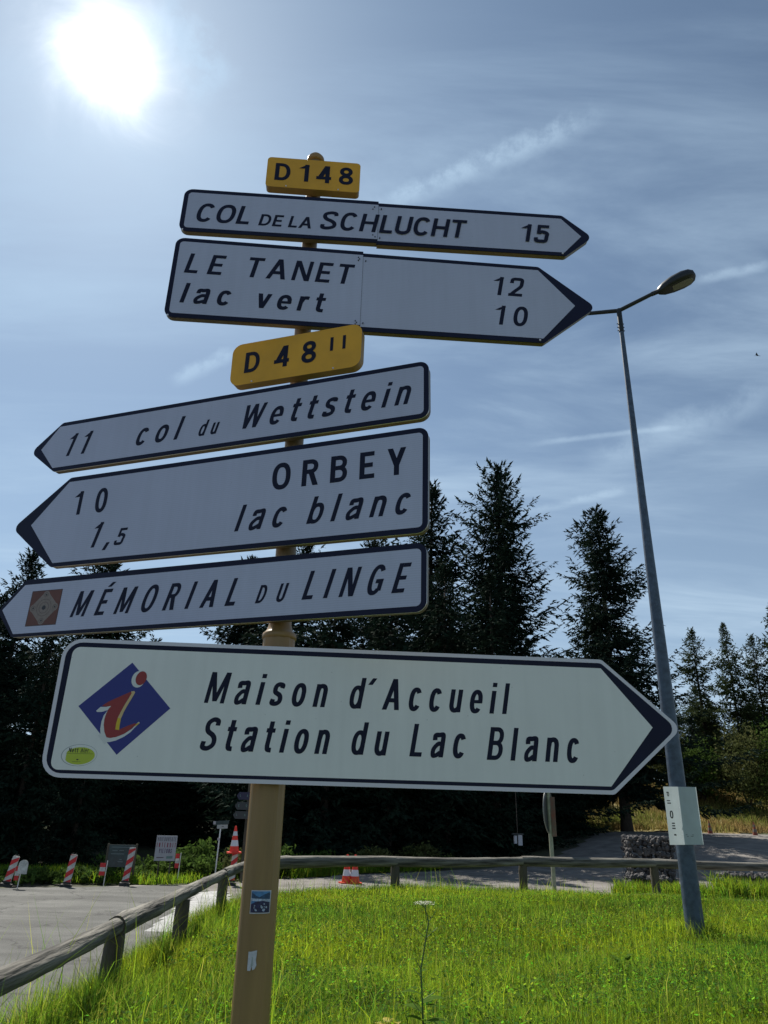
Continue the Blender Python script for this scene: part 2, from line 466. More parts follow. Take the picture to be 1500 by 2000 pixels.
        S.append(ribbon([(w - h, 0), (w - h, XH * .66)] + catmull([(w - h, XH * .70), (w * .78, XH * .93), (w * .48, XH - hh + .01), (w * .2, XH * .90), (h + .01, XH * .70)], 6), t))
        S.append(ribbon(catmull([(w - t, XH * .56), (w * .45, XH * .54), (h, XH * .32), (w * .20, hh * .9), (w * .42, hh - .01), (w - t * .8, XH * .20)], 6), th))
    elif ch in 'bd':
        x0 = 0 if ch == 'b' else w - t
        S.append(rect(x0, 0, x0 + t, 1)); S.append(ribbon(arcpts(cx, XH / 2, w / 2 - h, XH / 2 - hh + .01, 0, 360, 36)[:-1], t * .95, True))
    elif ch in 'nh':
        S.append(rect(0, 0, t, XH if ch == 'n' else 1))
        S.append(ribbon([(h, XH * .60)] + arcpts(cx, XH * .62, w / 2 - h, XH * .38 - hh + .01, 150, 0, 14) + [(w - h, 0)], t))
    elif ch == 'u':
        S.append(rect(w - t, 0, w, XH))
        S.append(ribbon([(h, XH)] + arcpts(cx, XH * .38, w / 2 - h, XH * .38 - hh + .01, 180, 330, 14), t))
    elif ch == 'r':
        S.append(rect(0, 0, t, XH)); S.append(ribbon(catmull([(h, XH * .55), (w * .45, XH * .86), (w * .75, XH - hh + .01), (w, XH - hh - .0)], 6), t))
    elif ch == 't':
        x0 = w * .20
        S.append(ribbon([(x0 + h, .95), (x0 + h, .22)] + catmull([(x0 + h, .2), (x0 + h + .03, hh * 1.35), (x0 + t + .04, hh), (w, hh)], 5), t)); S.append(rect(0, XH - th, w, XH))
    elif ch == '.': S.append(rect(0, 0, t, t))
    elif ch == ',': S.append(diag(h * .2, -.15, h * 1.2, t, h))
    elif ch == "'": S.append(diag(0, .78, t * .75, 1, h * .9))
    return S, w


def word(parent, text, s0, s1, z, Hc, shear=0.0, wf=0.85, t=0.165, y=-0.1009, m=None, name='letter'):
    """one word laid flat on a board, spaced out to run from s0 to s1"""
    gl = [glyph(c, t, wf) for c in text]
    tw = sum(w for _, w in gl) * Hc
    gap = (s1 - s0 - tw) / max(len(text) - 1, 1)
    x = s0; k = 0; last = None
    for strokes, w in gl:
        mb = MB()
        for st in strokes:
            k += 1
            yy = y - 0.00012 * (k % 6)
            for poly in st: mb.flat([(x + (px + shear * pz) * Hc, z + pz * Hc) for px, pz in poly], yy)
        x += w * Hc + gap
        last = mb.build(name, m or M['letter'], parent)
    return last


# ------------------------------------------------------------------ polygons
def ccw(poly):
    a = sum(poly[i - 1][0] * poly[i][1] - poly[i][0] * poly[i - 1][1] for i in range(len(poly)))
    return poly if a > 0 else poly[::-1]


def rounded(poly, radii, n=6):
    out = []; K = len(poly)
    for i, p in enumerate(poly):
        r = radii[i]; p = Vector(p); a = (Vector(poly[i - 1]) - p); b = (Vector(poly[(i + 1) % K]) - p)
        if r <= 0: out.append(tuple(p)); continue
        ang_ = a.angle(b); d = min(r / math.tan(ang_ / 2), a.length * .48, b.length * .48)
        r = d * math.tan(ang_ / 2)
        a.normalize(); b.normalize(); c = p + (a + b).normalized() * (r / math.sin(ang_ / 2))
        p0, p1 = p + a * d, p + b * d
        v0, v1 = p0 - c, p1 - c; tot = v0.angle_signed(v1)
        for k in range(n + 1):
            th_ = -tot * k / n
            out.append((c.x + v0.x * math.cos(th_) - v0.y * math.sin(th_), c.y + v0.x * math.sin(th_) + v0.y * math.cos(th_)))
    return out


def clip_x(poly, xc, keep_left):
    out = []; K = len(poly)
    for i in range(K):
        a, b = poly[i], poly[(i + 1) % K]
        ia = (a[0] <= xc) == keep_left; ib = (b[0] <= xc) == keep_left
        if ia: out.append(a)
        if ia != ib:
            t_ = (xc - a[0]) / (b[0] - a[0]); out.append((xc, a[1] + t_ * (b[1] - a[1])))
    return out


PX0, LEAN = -0.41021, -0.00742624
FRONT = -0.10


def sign_root(name, alpha, zc, label, group=None):
    o = empty(name, (PX0 + LEAN * zc, 3.0, 0), R(alpha))
    return tag(o, label, 'sign', group)


def arrow_sign(alpha, zc, outer, inner, label, side, seam=None, depth=0.034, faces='sheet', margin=None, orad=.045, irad=.02):
    """outer/inner: TL, TR(or shoulder), T, BR, BL ... as (s, z) in drawing order"""
    root = sign_root('direction_sign', alpha, zc, label, 'direction signs on the tan post')
    sm = .03
    rad_o = [orad, sm, .034, sm, orad] if side > 0 else [sm, orad, orad, sm, .034]
    rad_i = [irad, .006, 0, .006, irad] if side > 0 else [.006, irad, irad, .006, 0]
    po = ccw(rounded(outer, rad_o)); pi_ = ccw(rounded(inner, rad_i))
    pieces = [(po, pi_, 0.0, 0.0)] if seam is None else [
        (clip_x(po, seam, True), clip_x(pi_, seam, True), -0.003, 0.0045),
        (clip_x(po, seam - .004, False), clip_x(pi_, seam + .0013, False), 0.0, -0.004)]
    for pa, pb, dy, dz in pieces:
        mb = MB(); f = FRONT + dy
        pa = [(x, z + dz) for x, z in pa]; pb = [(x, z + dz) for x, z in pb]
        mb.prism(pa, f, f + 0.005, 0, 1 if seam is None else 0)
        cx_ = sum(p[0] for p in pa) / len(pa); cz_ = sum(p[1] for p in pa) / len(pa)
        pc = [(x + (.002 if x < cx_ else -.002), z + (.002 if z < cz_ else -.002)) for x, z in pa]
        mb.prism(pc, f + 0.005, f + depth, 2, 2)
        pan = mb.build('panel', [M['navy'] if margin is None else M[margin], M['alu'] if margin is None else M[margin], M['tan']], root)
        fb = MB(); fb.flat(pb, f - 0.0006)
        fb.build('face', M[faces], pan)
    return root


def rivets(root, pts, r=0.0028, m='darkmetal', y=FRONT):
    for (s, z) in pts:
        mb = MB(); mb.tube([(s, y - 0.0048, z), (s, y + .004, z)], r, 8)
        mb.build('rivet', M[m], root)


def brackets(root, zs, halfw, alpha, yback):
    for z in zs:
        mb = MB()
        mb.box((0, (yback + 0.0) / 2 - .012, z), (halfw * 2, abs(yback) * .9 - .0, .028))
        mb.build('bracket', M['tan'], root)


# --- Col de la Schlucht
s_ = arrow_sign(2.70, 3.95, [(-.667, 4.096), (1.352, 4.091), (1.508, 3.951), (1.355, 3.812), (-.665, 3.808)],
                [(-.643, 4.072), (1.345, 4.067), (1.447, 3.951), (1.349, 3.834), (-.641, 3.831)],
                'grey-white arrow sign to Col de la Schlucht, upper of the two pointing right', 1, seam=.3592)
for a in [('COL', -.593, -.315, 3.880, .124), ('DE', -.263, -.144, 3.879, .078), ('LA', -.109, .010, 3.879, .078), ('15', 1.117, 1.261, 3.886, .121)]:
    word(s_, a[0], *a[1:], shear=.17, wf=1.24 if a[3] < 3.8795 else 1.15, t=.185 if a[4] < .1 else .17, y=-.1042)
word(s_, 'SCH', .054, .347, 3.882, .123, shear=.17, wf=1.17, t=.17, y=-.1042)
word(s_, 'LUCHT', .366, .815, 3.882, .123, shear=.17, wf=1.17, t=.17, y=-.1042)
rivets(s_, [(.338, 4.055), (.33, 4.04), (.347, 3.85), (.335, 3.862), (.375, 4.045), (.372, 3.845)], y=-.104)
rivets(s_, [(-.645, 3.822), (1.338, 3.822)], r=.005, m='white_edge')
brackets(s_, [4.0, 3.88], .05, 0, -.066)
# --- Le Tanet
s_ = arrow_sign(3.58, 3.50, [(-.668, 3.752), (1.203, 3.743), (1.491, 3.505), (1.206, 3.262), (-.664, 3.257)],
                [(-.645, 3.728), (1.200, 3.720), (1.381, 3.505), (1.203, 3.288), (-.641, 3.281)],
                'large arrow sign to Le Tanet and lac vert, pointing right with 12 and 10', 1, seam=.2854)
word(s_, 'LE', -.603, -.421, 3.534, .124, shear=.17, wf=1.12, t=.165, y=-.1042)
word(s_, 'TANET', -.306, .226, 3.534, .127, shear=.17, wf=1.12, t=.165, y=-.1042)
word(s_, 'lac', -.600, -.362, 3.350, .121, shear=.17, wf=1.12, t=.17, y=-.1042)
word(s_, 'vert', -.237, .097, 3.349, .121, shear=.17, wf=1.12, t=.17, y=-.1042)
word(s_, '12', .954, 1.106, 3.535, .119, shear=.17, wf=1.12, t=.165)
word(s_, '10', .956, 1.120, 3.351, .119, shear=.17, wf=1.12, t=.165)
rivets(s_, [(.262, 3.71), (.268, 3.70), (.262, 3.69), (.262, 3.31), (.268, 3.30), (.262, 3.29), (.300, 3.69), (.300, 3.30)], y=-.104)
rivets(s_, [(-.645, 3.272), (1.185, 3.272)], r=.005, m='white_edge')
brackets(s_, [3.64, 3.36], .05, 0, -.066)


def plate(alpha, zc, poly, label, rad=.03):
    root = sign_root('road_number_plate', alpha, zc, label, 'yellow road number plates on the tan post')
    p = ccw(rounded(poly, [rad] * 4)); mb = MB()
    mb.prism(p, FRONT, FRONT + .004, 0, 1)
    mb.prism([(x * .994, z) for x, z in p], FRONT + .004, FRONT + .045, 1, 1)
    mb.build('panel', [M['yellow'], M['ylw_side']], root)
    return root


s_ = plate(3.2, 4.26, [(-.253, 4.372), (.254, 4.372), (.254, 4.158), (-.250, 4.158)], 'yellow plate D 148 at the very top of the post', .022)
word(s_, 'D', -.206, -.122, 4.206, .124, wf=1.12, t=.185)
word(s_, '148', -.070, .217, 4.209, .124, wf=1.12, t=.185)
rivets(s_, [(-.14, 4.166), (.14, 4.166)], r=.004, m='white_edge'); brackets(s_, [4.26], .05, 0, -.055)
s_ = plate(-18.02, 3.09, [(-.326, 3.209), (.354, 3.209), (.354, 2.969), (-.320, 2.969)], 'yellow plate D 48 II in the middle of the post, turned left', .05)
word(s_, 'D', -.249, -.165, 3.033, .119, wf=1.12, t=.185)
word(s_, '48', -.091, .128, 3.034, .121, wf=1.12, t=.185)
word(s_, 'II', .197, .275, 3.079, .077, t=.2)
rivets(s_, [(-.2, 2.978), (.22, 2.978)], r=.004, m='white_edge'); brackets(s_, [3.09], .05, 0, -.055)
# --- Wettstein
s_ = arrow_sign(-19.07, 2.78, [(-1.305, 2.927), (.680, 2.930), (.682, 2.639), (-1.297, 2.640), (-1.476, 2.775)],
                [(-1.318, 2.905), (.657, 2.907), (.658, 2.663), (-1.308, 2.662), (-1.410, 2.781)],
                'narrow arrow sign to col du Wettstein, topmost of those pointing left', -1)
word(s_, '11', -1.255, -1.127, 2.720, .128, shear=.26, wf=.85, t=.15)
word(s_, 'col', -.827, -.581, 2.720, .126, shear=.26, wf=1.0, t=.155)
word(s_, 'du', -.468, -.366, 2.719, .085, shear=.26, wf=.85, t=.15)
word(s_, 'Wettstein', -.245, .584, 2.722, .126, shear=.26, wf=1.0, t=.155)
brackets(s_, [2.87, 2.70], .05, 0, -.066)
# --- Orbey
s_ = arrow_sign(-19.0, 2.35, [(-1.177, 2.590), (.675, 2.596), (.675, 2.113), (-1.185, 2.118), (-1.475, 2.346)],
                [(-1.180, 2.566), (.651, 2.572), (.651, 2.138), (-1.178, 2.138), (-1.362, 2.351)],
                'large arrow sign to Orbey and lac blanc pointing left', -1)
word(s_, '10', -1.118, -.928, 2.379, .126, wf=.98, t=.16)
word(s_, '1', -.988, -.942, 2.197, .127, shear=.26, wf=.85, t=.15)
word(s_, ',', -.892, -.872, 2.197, .127, shear=.26, t=.15)
word(s_, '5', -.845, -.790, 2.198, .083, shear=.26, wf=1.1, t=.165)
word(s_, 'ORBEY', -.045, .579, 2.384, .128, wf=1.06, t=.18)
word(s_, 'lac', -.209, .027, 2.203, .125, shear=.26, wf=1.0, t=.155)
word(s_, 'blanc', .137, .587, 2.203, .125, shear=.26, wf=1.0, t=.155)
brackets(s_, [2.5, 2.2], .05, 0, -.066)
# --- Memorial du Linge
s_ = arrow_sign(-19.39, 1.93, [(-1.324, 2.068), (.669, 2.070), (.669, 1.787), (-1.337, 1.789), (-1.458, 1.922)],
                [(-1.324, 2.042), (.646, 2.046), (.646, 1.811), (-1.331, 1.804), (-1.430, 1.925)],
                'arrow sign to the Mémorial du Linge with a brown emblem, pointing left', -1)
word(s_, 'MÉMORIAL', -1.022, -.172, 1.866, .121, shear=.29, wf=.83, t=.15)
word(s_, 'DU', -.074, .057, 1.868, .078, shear=.29, wf=.83, t=.16)
word(s_, 'LINGE', .139, .575, 1.869, .121, shear=.29, wf=.83, t=.15)
M['brown'] = mat('brown_print', (0.12, 0.034, 0.02), 0.5, var=.15)
M['brown_dk'] = mat('brown_dark_print', (0.06, 0.022, 0.018), 0.5)
M['stoneprint'] = mat('pale_stone_print', (0.23, 0.185, 0.165), 0.6, var=.12, vscale=60)
mb = MB()
e0 = (-1.182, 1.922)
def ering(mb, cx, cz, r0, r1, y, mi, n=20):
    for k in range(n):
        a, b = 2 * math.pi * k / n, 2 * math.pi * (k + 1) / n
        mb.flat([(cx + r0 * math.cos(a), cz + r0 * math.sin(a)), (cx + r1 * math.cos(a), cz + r1 * math.sin(a)), (cx + r1 * math.cos(b), cz + r1 * math.sin(b)), (cx + r0 * math.cos(b), cz + r0 * math.sin(b))], y, mi)
mb.flat([(-1.270, 1.8365), (-1.093, 1.8365), (-1.093, 2.007), (-1.270, 2.007)], -.1010, 1)
mb.flat([(-1.265, 1.8405), (-1.097, 1.8405), (-1.097, 2.003), (-1.265, 2.003)], -.1012, 0)
lob = [(0, .062), (.062, 0), (0, -.062), (-.062, 0)]
outl = []
for k, (lx, lz) in enumerate(lob):
    a0 = math.atan2(lz, lx)
    outl += [(e0[0] + lx + .019 * math.cos(a0 + q), e0[1] + lz + .019 * math.sin(a0 + q)) for q in (1.35, .9, .45, 0, -.45, -.9, -1.35)]
mb.flat(ccw(outl), -.1014, 2)
for lx, lz in lob:
    ering(mb, e0[0] + lx, e0[1] + lz, 0, .0048, -.1018, 3, 10); ering(mb, e0[0] + lx, e0[1] + lz, .0105, .0118, -.1017, 1, 14)
ering(mb, e0[0], e0[1], 0, .011, -.1018, 3, 14); ering(mb, e0[0], e0[1], .026, .0275, -.1017, 1); ering(mb, e0[0], e0[1], .040, .0412, -.1017, 1)
mb.build('emblem', [M['brown'], M['brown_dk'], M['stoneprint'], M['blackish']], s_)
brackets(s_, [2.01, 1.85], .05, 0, -.066)
# --- Maison d'Accueil
s_ = arrow_sign(3.14, 1.42, [(-.838, 1.684), (1.330, 1.684), (1.633, 1.420), (1.335, 1.165), (-.832, 1.165)],
                [(-.798, 1.651), (1.324, 1.648), (1.514, 1.420), (1.324, 1.194), (-.798, 1.192)],
                'big cream arrow sign with a blue and red i logo, lowest and brightest board', 1,
                depth=.028, faces='sheet_w', margin='white_edge', orad=.075, irad=.03)
for c in list(s_.children):   # navy band between the white margin and the face
    b = MB(); b.flat(ccw(rounded([(-.823, 1.669), (1.326, 1.669), (1.612, 1.420), (1.330, 1.180), (-.817, 1.180)], [.06, .03, .035, .03, .06])), FRONT - .0003)
    b.build('border', M['navy'], c)
for a in [('Maison', -.264, .204, 1.4525, .120), ('Accueil', .429, .925, 1.4515, .121),
          ('Station', -.261, .222, 1.278, .120), ('du', .310, .448, 1.280, .121), ('Lac', .540, .752, 1.280, .122), ('Blanc', .841, 1.201, 1.277, .123)]:
    word(s_, a[0], *a[1:], shear=.165, wf=.82, t=.145)
word(s_, 'd', .295, .345, 1.452, .120, shear=.165, wf=.82, t=.145)
word(s_, "'", .366, .384, 1.452, .120, shear=.165, t=.16)
M['logo_blue'] = mat('logo_blue', (0.014, 0.022, 0.20), 0.45)
M['logo_red'] = mat('logo_red', (0.27, 0.022, 0.022), 0.45)
M['logo_white'] = mat('logo_white', (0.62, 0.63, 0.64), 0.45)
M['logo_cream'] = mat('logo_cream', (0.60, 0.44, 0.22), 0.45)
M['logo_yellow'] = mat('logo_yellow', (0.62, 0.44, 0.02), 0.45)
LG = {'diamond': [(-0.5601, 1.5969), (-0.3888, 1.4268), (-0.5634, 1.251), (-0.7365, 1.4233)],
      'red': [(-0.5481, 1.4847), (-0.5992, 1.4584), (-0.6266, 1.444), (-0.645, 1.4301), (-0.6473, 1.4264), (-0.6321, 1.4246), (-0.6135, 1.4282), (-0.6218, 1.4162), (-0.6276, 1.3984), (-0.6305, 1.3779), (-0.6293, 1.3576), (-0.6225, 1.3319), (-0.6111, 1.3123), (-0.5977, 1.3104), (-0.575, 1.3149), (-0.5477, 1.3273), (-0.5269, 1.3438), (-0.5079, 1.3632), (-0.513, 1.3674), (-0.538, 1.3578), (-0.5625, 1.3455), (-0.5682, 1.3409), (-0.5825, 1.3419), (-0.5835, 1.365), (-0.578, 1.3943), (-0.5691, 1.421), (-0.5586, 1.448), (-0.5451, 1.4753), (-0.5436, 1.4843)],
      'cream': [(-0.5468, 1.4857), (-0.5351, 1.4876), (-0.5311, 1.4818), (-0.5397, 1.4605), (-0.5508, 1.4364), (-0.5613, 1.4095), (-0.5687, 1.3829), (-0.581, 1.3854), (-0.5731, 1.4091), (-0.5626, 1.436), (-0.5516, 1.4601), (-0.5441, 1.4783)],
      'yellow': [(-0.5687, 1.3829), (-0.5697, 1.3568), (-0.5681, 1.3401), (-0.5831, 1.3419), (-0.5838, 1.3621), (-0.581, 1.3854)],
      'arm': [(-0.6664, 1.4087), (-0.6527, 1.4233), (-0.632, 1.424), (-0.613, 1.4288), (-0.6213, 1.4132), (-0.6435, 1.4051), (-0.6626, 1.4039)],
      'white': [(-0.624, 1.4117), (-0.6354, 1.3923), (-0.6401, 1.3688), (-0.6399, 1.3428), (-0.6359, 1.3252), (-0.6443, 1.3183), (-0.614, 1.2866), (-0.6061, 1.2948), (-0.5952, 1.2963), (-0.573, 1.3027), (-0.5461, 1.3173), (-0.5253, 1.3338), (-0.5132, 1.35), (-0.4955, 1.3694), (-0.5005, 1.373), (-0.5081, 1.3646), (-0.5215, 1.3468), (-0.5477, 1.3273), (-0.575, 1.3149), (-0.5977, 1.3104), (-0.6111, 1.3123), (-0.6225, 1.3319), (-0.6293, 1.3576), (-0.6305, 1.3779), (-0.6261, 1.3984)],
      'tip': [(-0.5081, 1.3646), (-0.496, 1.3723), (-0.4993, 1.3649), (-0.5124, 1.3544)]}
def ell(cx, cz, a, b, rot=0, n=28): return [(cx + a * math.cos(q) * math.cos(rot) - b * math.sin(q) * math.sin(rot), cz + a * math.cos(q) * math.sin(rot) + b * math.sin(q) * math.cos(rot)) for q in [2 * math.pi * k / n for k in range(n)]]
mb = MB()
for i, (k, mi) in enumerate([('diamond', 0), ('white', 2), ('arm', 2), ('red', 1), ('cream', 3), ('yellow', 4), ('tip', 4)]): mb.flat(ccw(LG[k]), -.1010 - .0002 * i, mi)
mb.flat(ell(-.5265, 1.5335, .0262, .0325, -.15), -.1014, 2); mb.flat(ell(-.5165, 1.5375, .0205, .0275, -.22), -.1018, 1)
mb.build('information_logo', [M['logo_blue'], M['logo_red'], M['logo_white'], M['logo_cream'], M['logo_yellow']], s_)
M['stk_green'] = mat('sticker_lime', (0.42, 0.50, 0.03), 0.4)
M['stk_rim'] = mat('sticker_rim', (0.30, 0.34, 0.34), 0.4)
mb = MB(); cx_, cz_ = -.7005, 1.2455
mb.flat(ell(cx_, cz_, .066, .039, .04), -.1010, 1); mb.flat(ell(cx_ + .001, cz_, .064, .0375, .04), -.1012, 2); 
gp = [p for p in ell(cx_ + .002, cz_ - .0025, .056, .031, .05)]
mb.flat([(max(x, cx_ - .047), z) for x, z in gp], -.1014, 0)
mb.flat([(cx_ - .047, cz_ + .0045), (cx_ + .05, cz_ + .0055), (cx_ + .05, cz_ + .0065), (cx_ - .047, cz_ + .0055)], -.1016, 3)
mb.flat([(cx_ - .022, cz_ - .024), (cx_ + .010, cz_ - .0235), (cx_ + .010, cz_ - .0225), (cx_ - .022, cz_ - .023)], -.1016, 3)
mb.flat([(cx_ - .008, cz_ - .014), (cx_ + .002, cz_ - .0135), (cx_ - .001, cz_ - .018), (cx_ - .005, cz_ - .0185)], -.1016, 3)
stk = mb.build('sticker', [M['stk_green'], M['stk_rim'], M['sheet_w'], M['blackish']], s_)
stk['label'] = 'oval lime green sticker reading Nett hier.'
word(stk, 'Nett', cx_ - .040, cx_ - .006, cz_ + .0095, .016, wf=.9, t=.14, y=-.1017, m=M['blackish'])
word(stk, 'hier.', cx_ + .003, cx_ + .036, cz_ + .0095, .016, shear=.2, wf=.8, t=.12, y=-.1017, m=M['blackish'])
brackets(s_, [1.58, 1.27], .07, 0, -.075)

# ------------------------------------------------------------------ sign post
post = empty('sign_post', (PX0, 3.0, 0)); tag(post, 'tan ribbed metal post carrying all the direction signs', 'post')
mb = MB(); K = 40; prof = []
for k in range(K):
    a = 2 * math.pi * k / K
    rr = .0665 + (.0022 if k % 10 in (4, 5) else 0) - (.0012 if k % 10 in (3, 6) else 0)
    prof.append((rr * math.cos(a), rr * math.sin(a)))
zs = [-.3, .5, 1.0, 1.5, 1.735]
vs = [(x + LEAN * z, y, z) for z in zs for x, y in prof]
mb.add(vs, [(i * K + k, i * K + (k + 1) % K, (i + 1) * K + (k + 1) % K, (i + 1) * K + k) for i in range(len(zs) - 1) for k in range(K)])
mb.build('lower_tube', M['post'], post, smooth=True, auto=R(25))


def lathe(profile, n=32, x0=0.0):
    mb = MB(); K_ = len(profile)
    vs = [(x0 + r * math.cos(2 * math.pi * k / n) + LEAN * z, r * math.sin(2 * math.pi * k / n), z) for r, z in profile for k in range(n)]
    mb.add(vs, [(i * n + k, i * n + (k + 1) % n, (i + 1) * n + (k + 1) % n, (i + 1) * n + k) for i in range(K_ - 1) for k in range(n)])
    return mb


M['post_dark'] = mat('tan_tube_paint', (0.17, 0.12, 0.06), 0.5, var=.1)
lathe([(.066, 1.733), (.071, 1.735), (.0715, 1.748), (.069, 1.757), (.062, 1.763), (.055, 1.772), (.049, 1.790), (.0462, 1.815), (.0455, 1.83), (.044, 1.832)]).build('collar', M['post'], post, smooth=True)
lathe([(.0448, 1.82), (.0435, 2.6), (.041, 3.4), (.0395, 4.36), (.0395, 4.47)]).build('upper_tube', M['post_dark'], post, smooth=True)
lathe([(.0395, 4.455), (.050, 4.457), (.051, 4.47), (.047, 4.492), (.036, 4.508), (.018, 4.517), (.0005, 4.519)]).build('cap', M['ylw_side'], post, smooth=True)
# stickers, bent round the front of the post


def post_sticker(parent, pts_poly, mi_mats, name, label, r=.0705, z0=0.0):
    """polygons in (angle offset in metres round the front, z)"""
    mb = MB()
    for layer, (poly, mi) in enumerate(pts_poly):
        rr = r + .0003 * layer
        xs = [p[0] for p in poly]; x0, x1 = min(xs), max(xs); n = max(2, int((x1 - x0) / .008) + 1)
        for i in range(n):
            a, b = x0 + (x1 - x0) * i / n, x0 + (x1 - x0) * (i + 1) / n
            q = clip_x(clip_x(ccw(poly), b, True), a, False)
            if len(q) >= 3: mb.add([(rr * math.sin(x / .0705) + LEAN * z, -rr * math.cos(x / .0705), z) for x, z in q], [tuple(range(len(q)))], mi)
    o = mb.build(name, mi_mats, parent); o['label'] = label
    return o


M['ph_sky'] = mat('photo_sky_blue', (0.06, 0.20, 0.42), .35, var=.2, vscale=60)
M['ph_mt'] = mat('photo_mountain', (0.015, 0.06, 0.14), .35, var=.4, vscale=90)
M['ph_snow'] = mat('photo_pale', (0.35, 0.42, 0.55), .35, var=.4, vscale=120)
M['ph_dark'] = mat('photo_navy', (0.012, 0.014, 0.07), .35, var=.6, vscale=160)
M['paper'] = mat('sticker_paper', (0.50, 0.50, 0.56), .6, var=.12, vscale=70)
a0, a1, b0, b1 = -.022, .052, .733, .808
pp = [([(a0, b0), (a1, b0 + .002), (a1 + .001, b1), (a0 + .001, b1)], 0), ([(a0 + .003, b0 + .004), (a1 - .003, b0 + .005), (a1 - .003, b1 - .003), (a0 + .003, b1 - .003)], 1),
      ([(a0 + .003, b1 - .007), (a0 + .02, b1 - .017), (a0 + .032, b1 - .022), (a0 + .05, b1 - .012), (a1 - .003, b1 - .006), (a1 - .003, b1 - .030), (a0 + .003, b1 - .026)], 2),
      ([(a0 + .003, b1 - .026), (a1 - .003, b1 - .028), (a1 - .003, b1 - .036), (a0 + .003, b1 - .034)], 3),
      ([(a0 + .003, b0 + .004), (a1 - .003, b0 + .005), (a1 - .003, b1 - .038), (a0 + .045, b1 - .033), (a0 + .02, b1 - .036), (a0 + .003, b1 - .045)], 4)]
for q in range(14):
    cx_, cz_ = random.uniform(a0 + .01, a1 - .01), random.uniform(b0 + .01, b1 - .04)
    pp.append((ell(cx_, cz_, random.uniform(.002, .005), random.uniform(.0015, .004), random.uniform(0, 3), 7), 3))
post_sticker(post, pp, [M['paper'], M['ph_sky'], M['ph_mt'], M['ph_snow'], M['ph_dark']], 'sticker', 'square photo sticker of blue mountains and a crowd')
post_sticker(post, [([(-.014, .560), (-.003, .560), (.001, .574), (.004, .562), (.012, .566), (.017, .577), (.014, .592), (.016, .622), (-.006, .617), (-.014, .617)], 0),
                    ([(-.002, .572), (.004, .575), (.003, .600), (.000, .602)], 1)], [M['paper'], M['stk_rim']], 'sticker', 'torn pale sticker remnant')

# ------------------------------------------------------------------ ground sheets
M['forest_floor'] = mat('forest_floor', (0.035, 0.030, 0.018), .95, color2=(0.055, 0.07, 0.02), vscale=.7, bump=.5, bscale=6)
M['gravel'] = mat('gravel_surface', (0.105, 0.095, 0.085), .95, color2=(0.20, 0.183, 0.168), vscale=2.2, bump=.6, bscale=30, detail=12)
M['asphalt'] = mat('worn_asphalt', (0.058, 0.058, 0.054), .9, color2=(0.098, 0.098, 0.09), vscale=1.1, bump=.5, bscale=90, detail=12)
M['soil'] = mat('grassy_soil', (0.05, 0.07, 0.015), .95, color2=(0.09, 0.12, 0.02), vscale=5, bump=.5, bscale=25)


def road_wear(m):
    t = m.node_tree; n, l = t.nodes.new, t.links.new; p = t.nodes['Principled BSDF']
    base = p.inputs['Base Color'].links[0].from_socket; tcn = n('ShaderNodeTexCoord')
    mp_ = n('ShaderNodeMapping'); mp_.inputs['Rotation'].default_value = (0, 0, R(-22)); mp_.inputs['Scale'].default_value = (.22, 2.0, 1); l(tcn.outputs['Object'], mp_.inputs['Vector'])
    a_ = n('ShaderNodeTexNoise'); a_.inputs['Scale'].default_value = 1.2; a_.inputs['Detail'].default_value = 8; l(mp_.outputs[0], a_.inputs['Vector'])
    r1 = n('ShaderNodeMapRange'); l(a_.outputs['Fac'], r1.inputs[0]); r1.inputs[1].default_value = .42; r1.inputs[2].default_value = .68; r1.inputs[3].default_value = .86; r1.inputs[4].default_value = 1.35
    v_ = n('ShaderNodeTexVoronoi'); v_.feature = 'DISTANCE_TO_EDGE'; v_.inputs['Scale'].default_value = .55
    dn = n('ShaderNodeTexNoise'); dn.inputs['Scale'].default_value = 2.5; dn.inputs['Detail'].default_value = 6; l(tcn.outputs['Object'], dn.inputs['Vector'])
    ad = n('ShaderNodeVectorMath'); ad.operation = 'ADD'; l(tcn.outputs['Object'], ad.inputs[0]); l(dn.outputs['Color'], ad.inputs[1]); l(ad.outputs[0], v_.inputs['Vector'])
    r2 = n('ShaderNodeMapRange'); l(v_.outputs['Distance'], r2.inputs[0]); r2.inputs[1].default_value = .004; r2.inputs[2].default_value = .016; r2.inputs[3].default_value = .45; r2.inputs[4].default_value = 1
    sp = n('ShaderNodeTexNoise'); sp.inputs['Scale'].default_value = 70; sp.inputs['Detail'].default_value = 3; l(tcn.outputs['Object'], sp.inputs['Vector'])
    r3 = n('ShaderNodeMapRange'); l(sp.outputs['Fac'], r3.inputs[0]); r3.inputs[1].default_value = .3; r3.inputs[2].default_value = .7; r3.inputs[3].default_value = .72; r3.inputs[4].default_value = 1.28
    m1 = n('ShaderNodeMath'); m1.operation = 'MULTIPLY'; l(r1.outputs[0], m1.inputs[0]); l(r2.outputs[0], m1.inputs[1])
    m2 = n('ShaderNodeMath'); m2.operation = 'MULTIPLY'; l(m1.outputs[0], m2.inputs[0]); l(r3.outputs[0], m2.inputs[1])
    sc_ = n('ShaderNodeVectorMath'); sc_.operation = 'SCALE'; l(base, sc_.inputs[0]); l(m2.outputs[0], sc_.inputs['Scale']); l(sc_.outputs[0], p.inputs['Base Color'])


road_wear(M['asphalt'])


def inside(poly, X, Y):
    r = np.zeros(X.shape, bool); n = len(poly); j = n - 1
    for i in range(n):
        xi, yi = poly[i]; xj, yj = poly[j]
        c = ((yi > Y) != (yj > Y)) & (X < (xj - xi) * (Y - yi) / ((yj - yi) or 1e-9) + xi); r ^= c; j = i
    return r


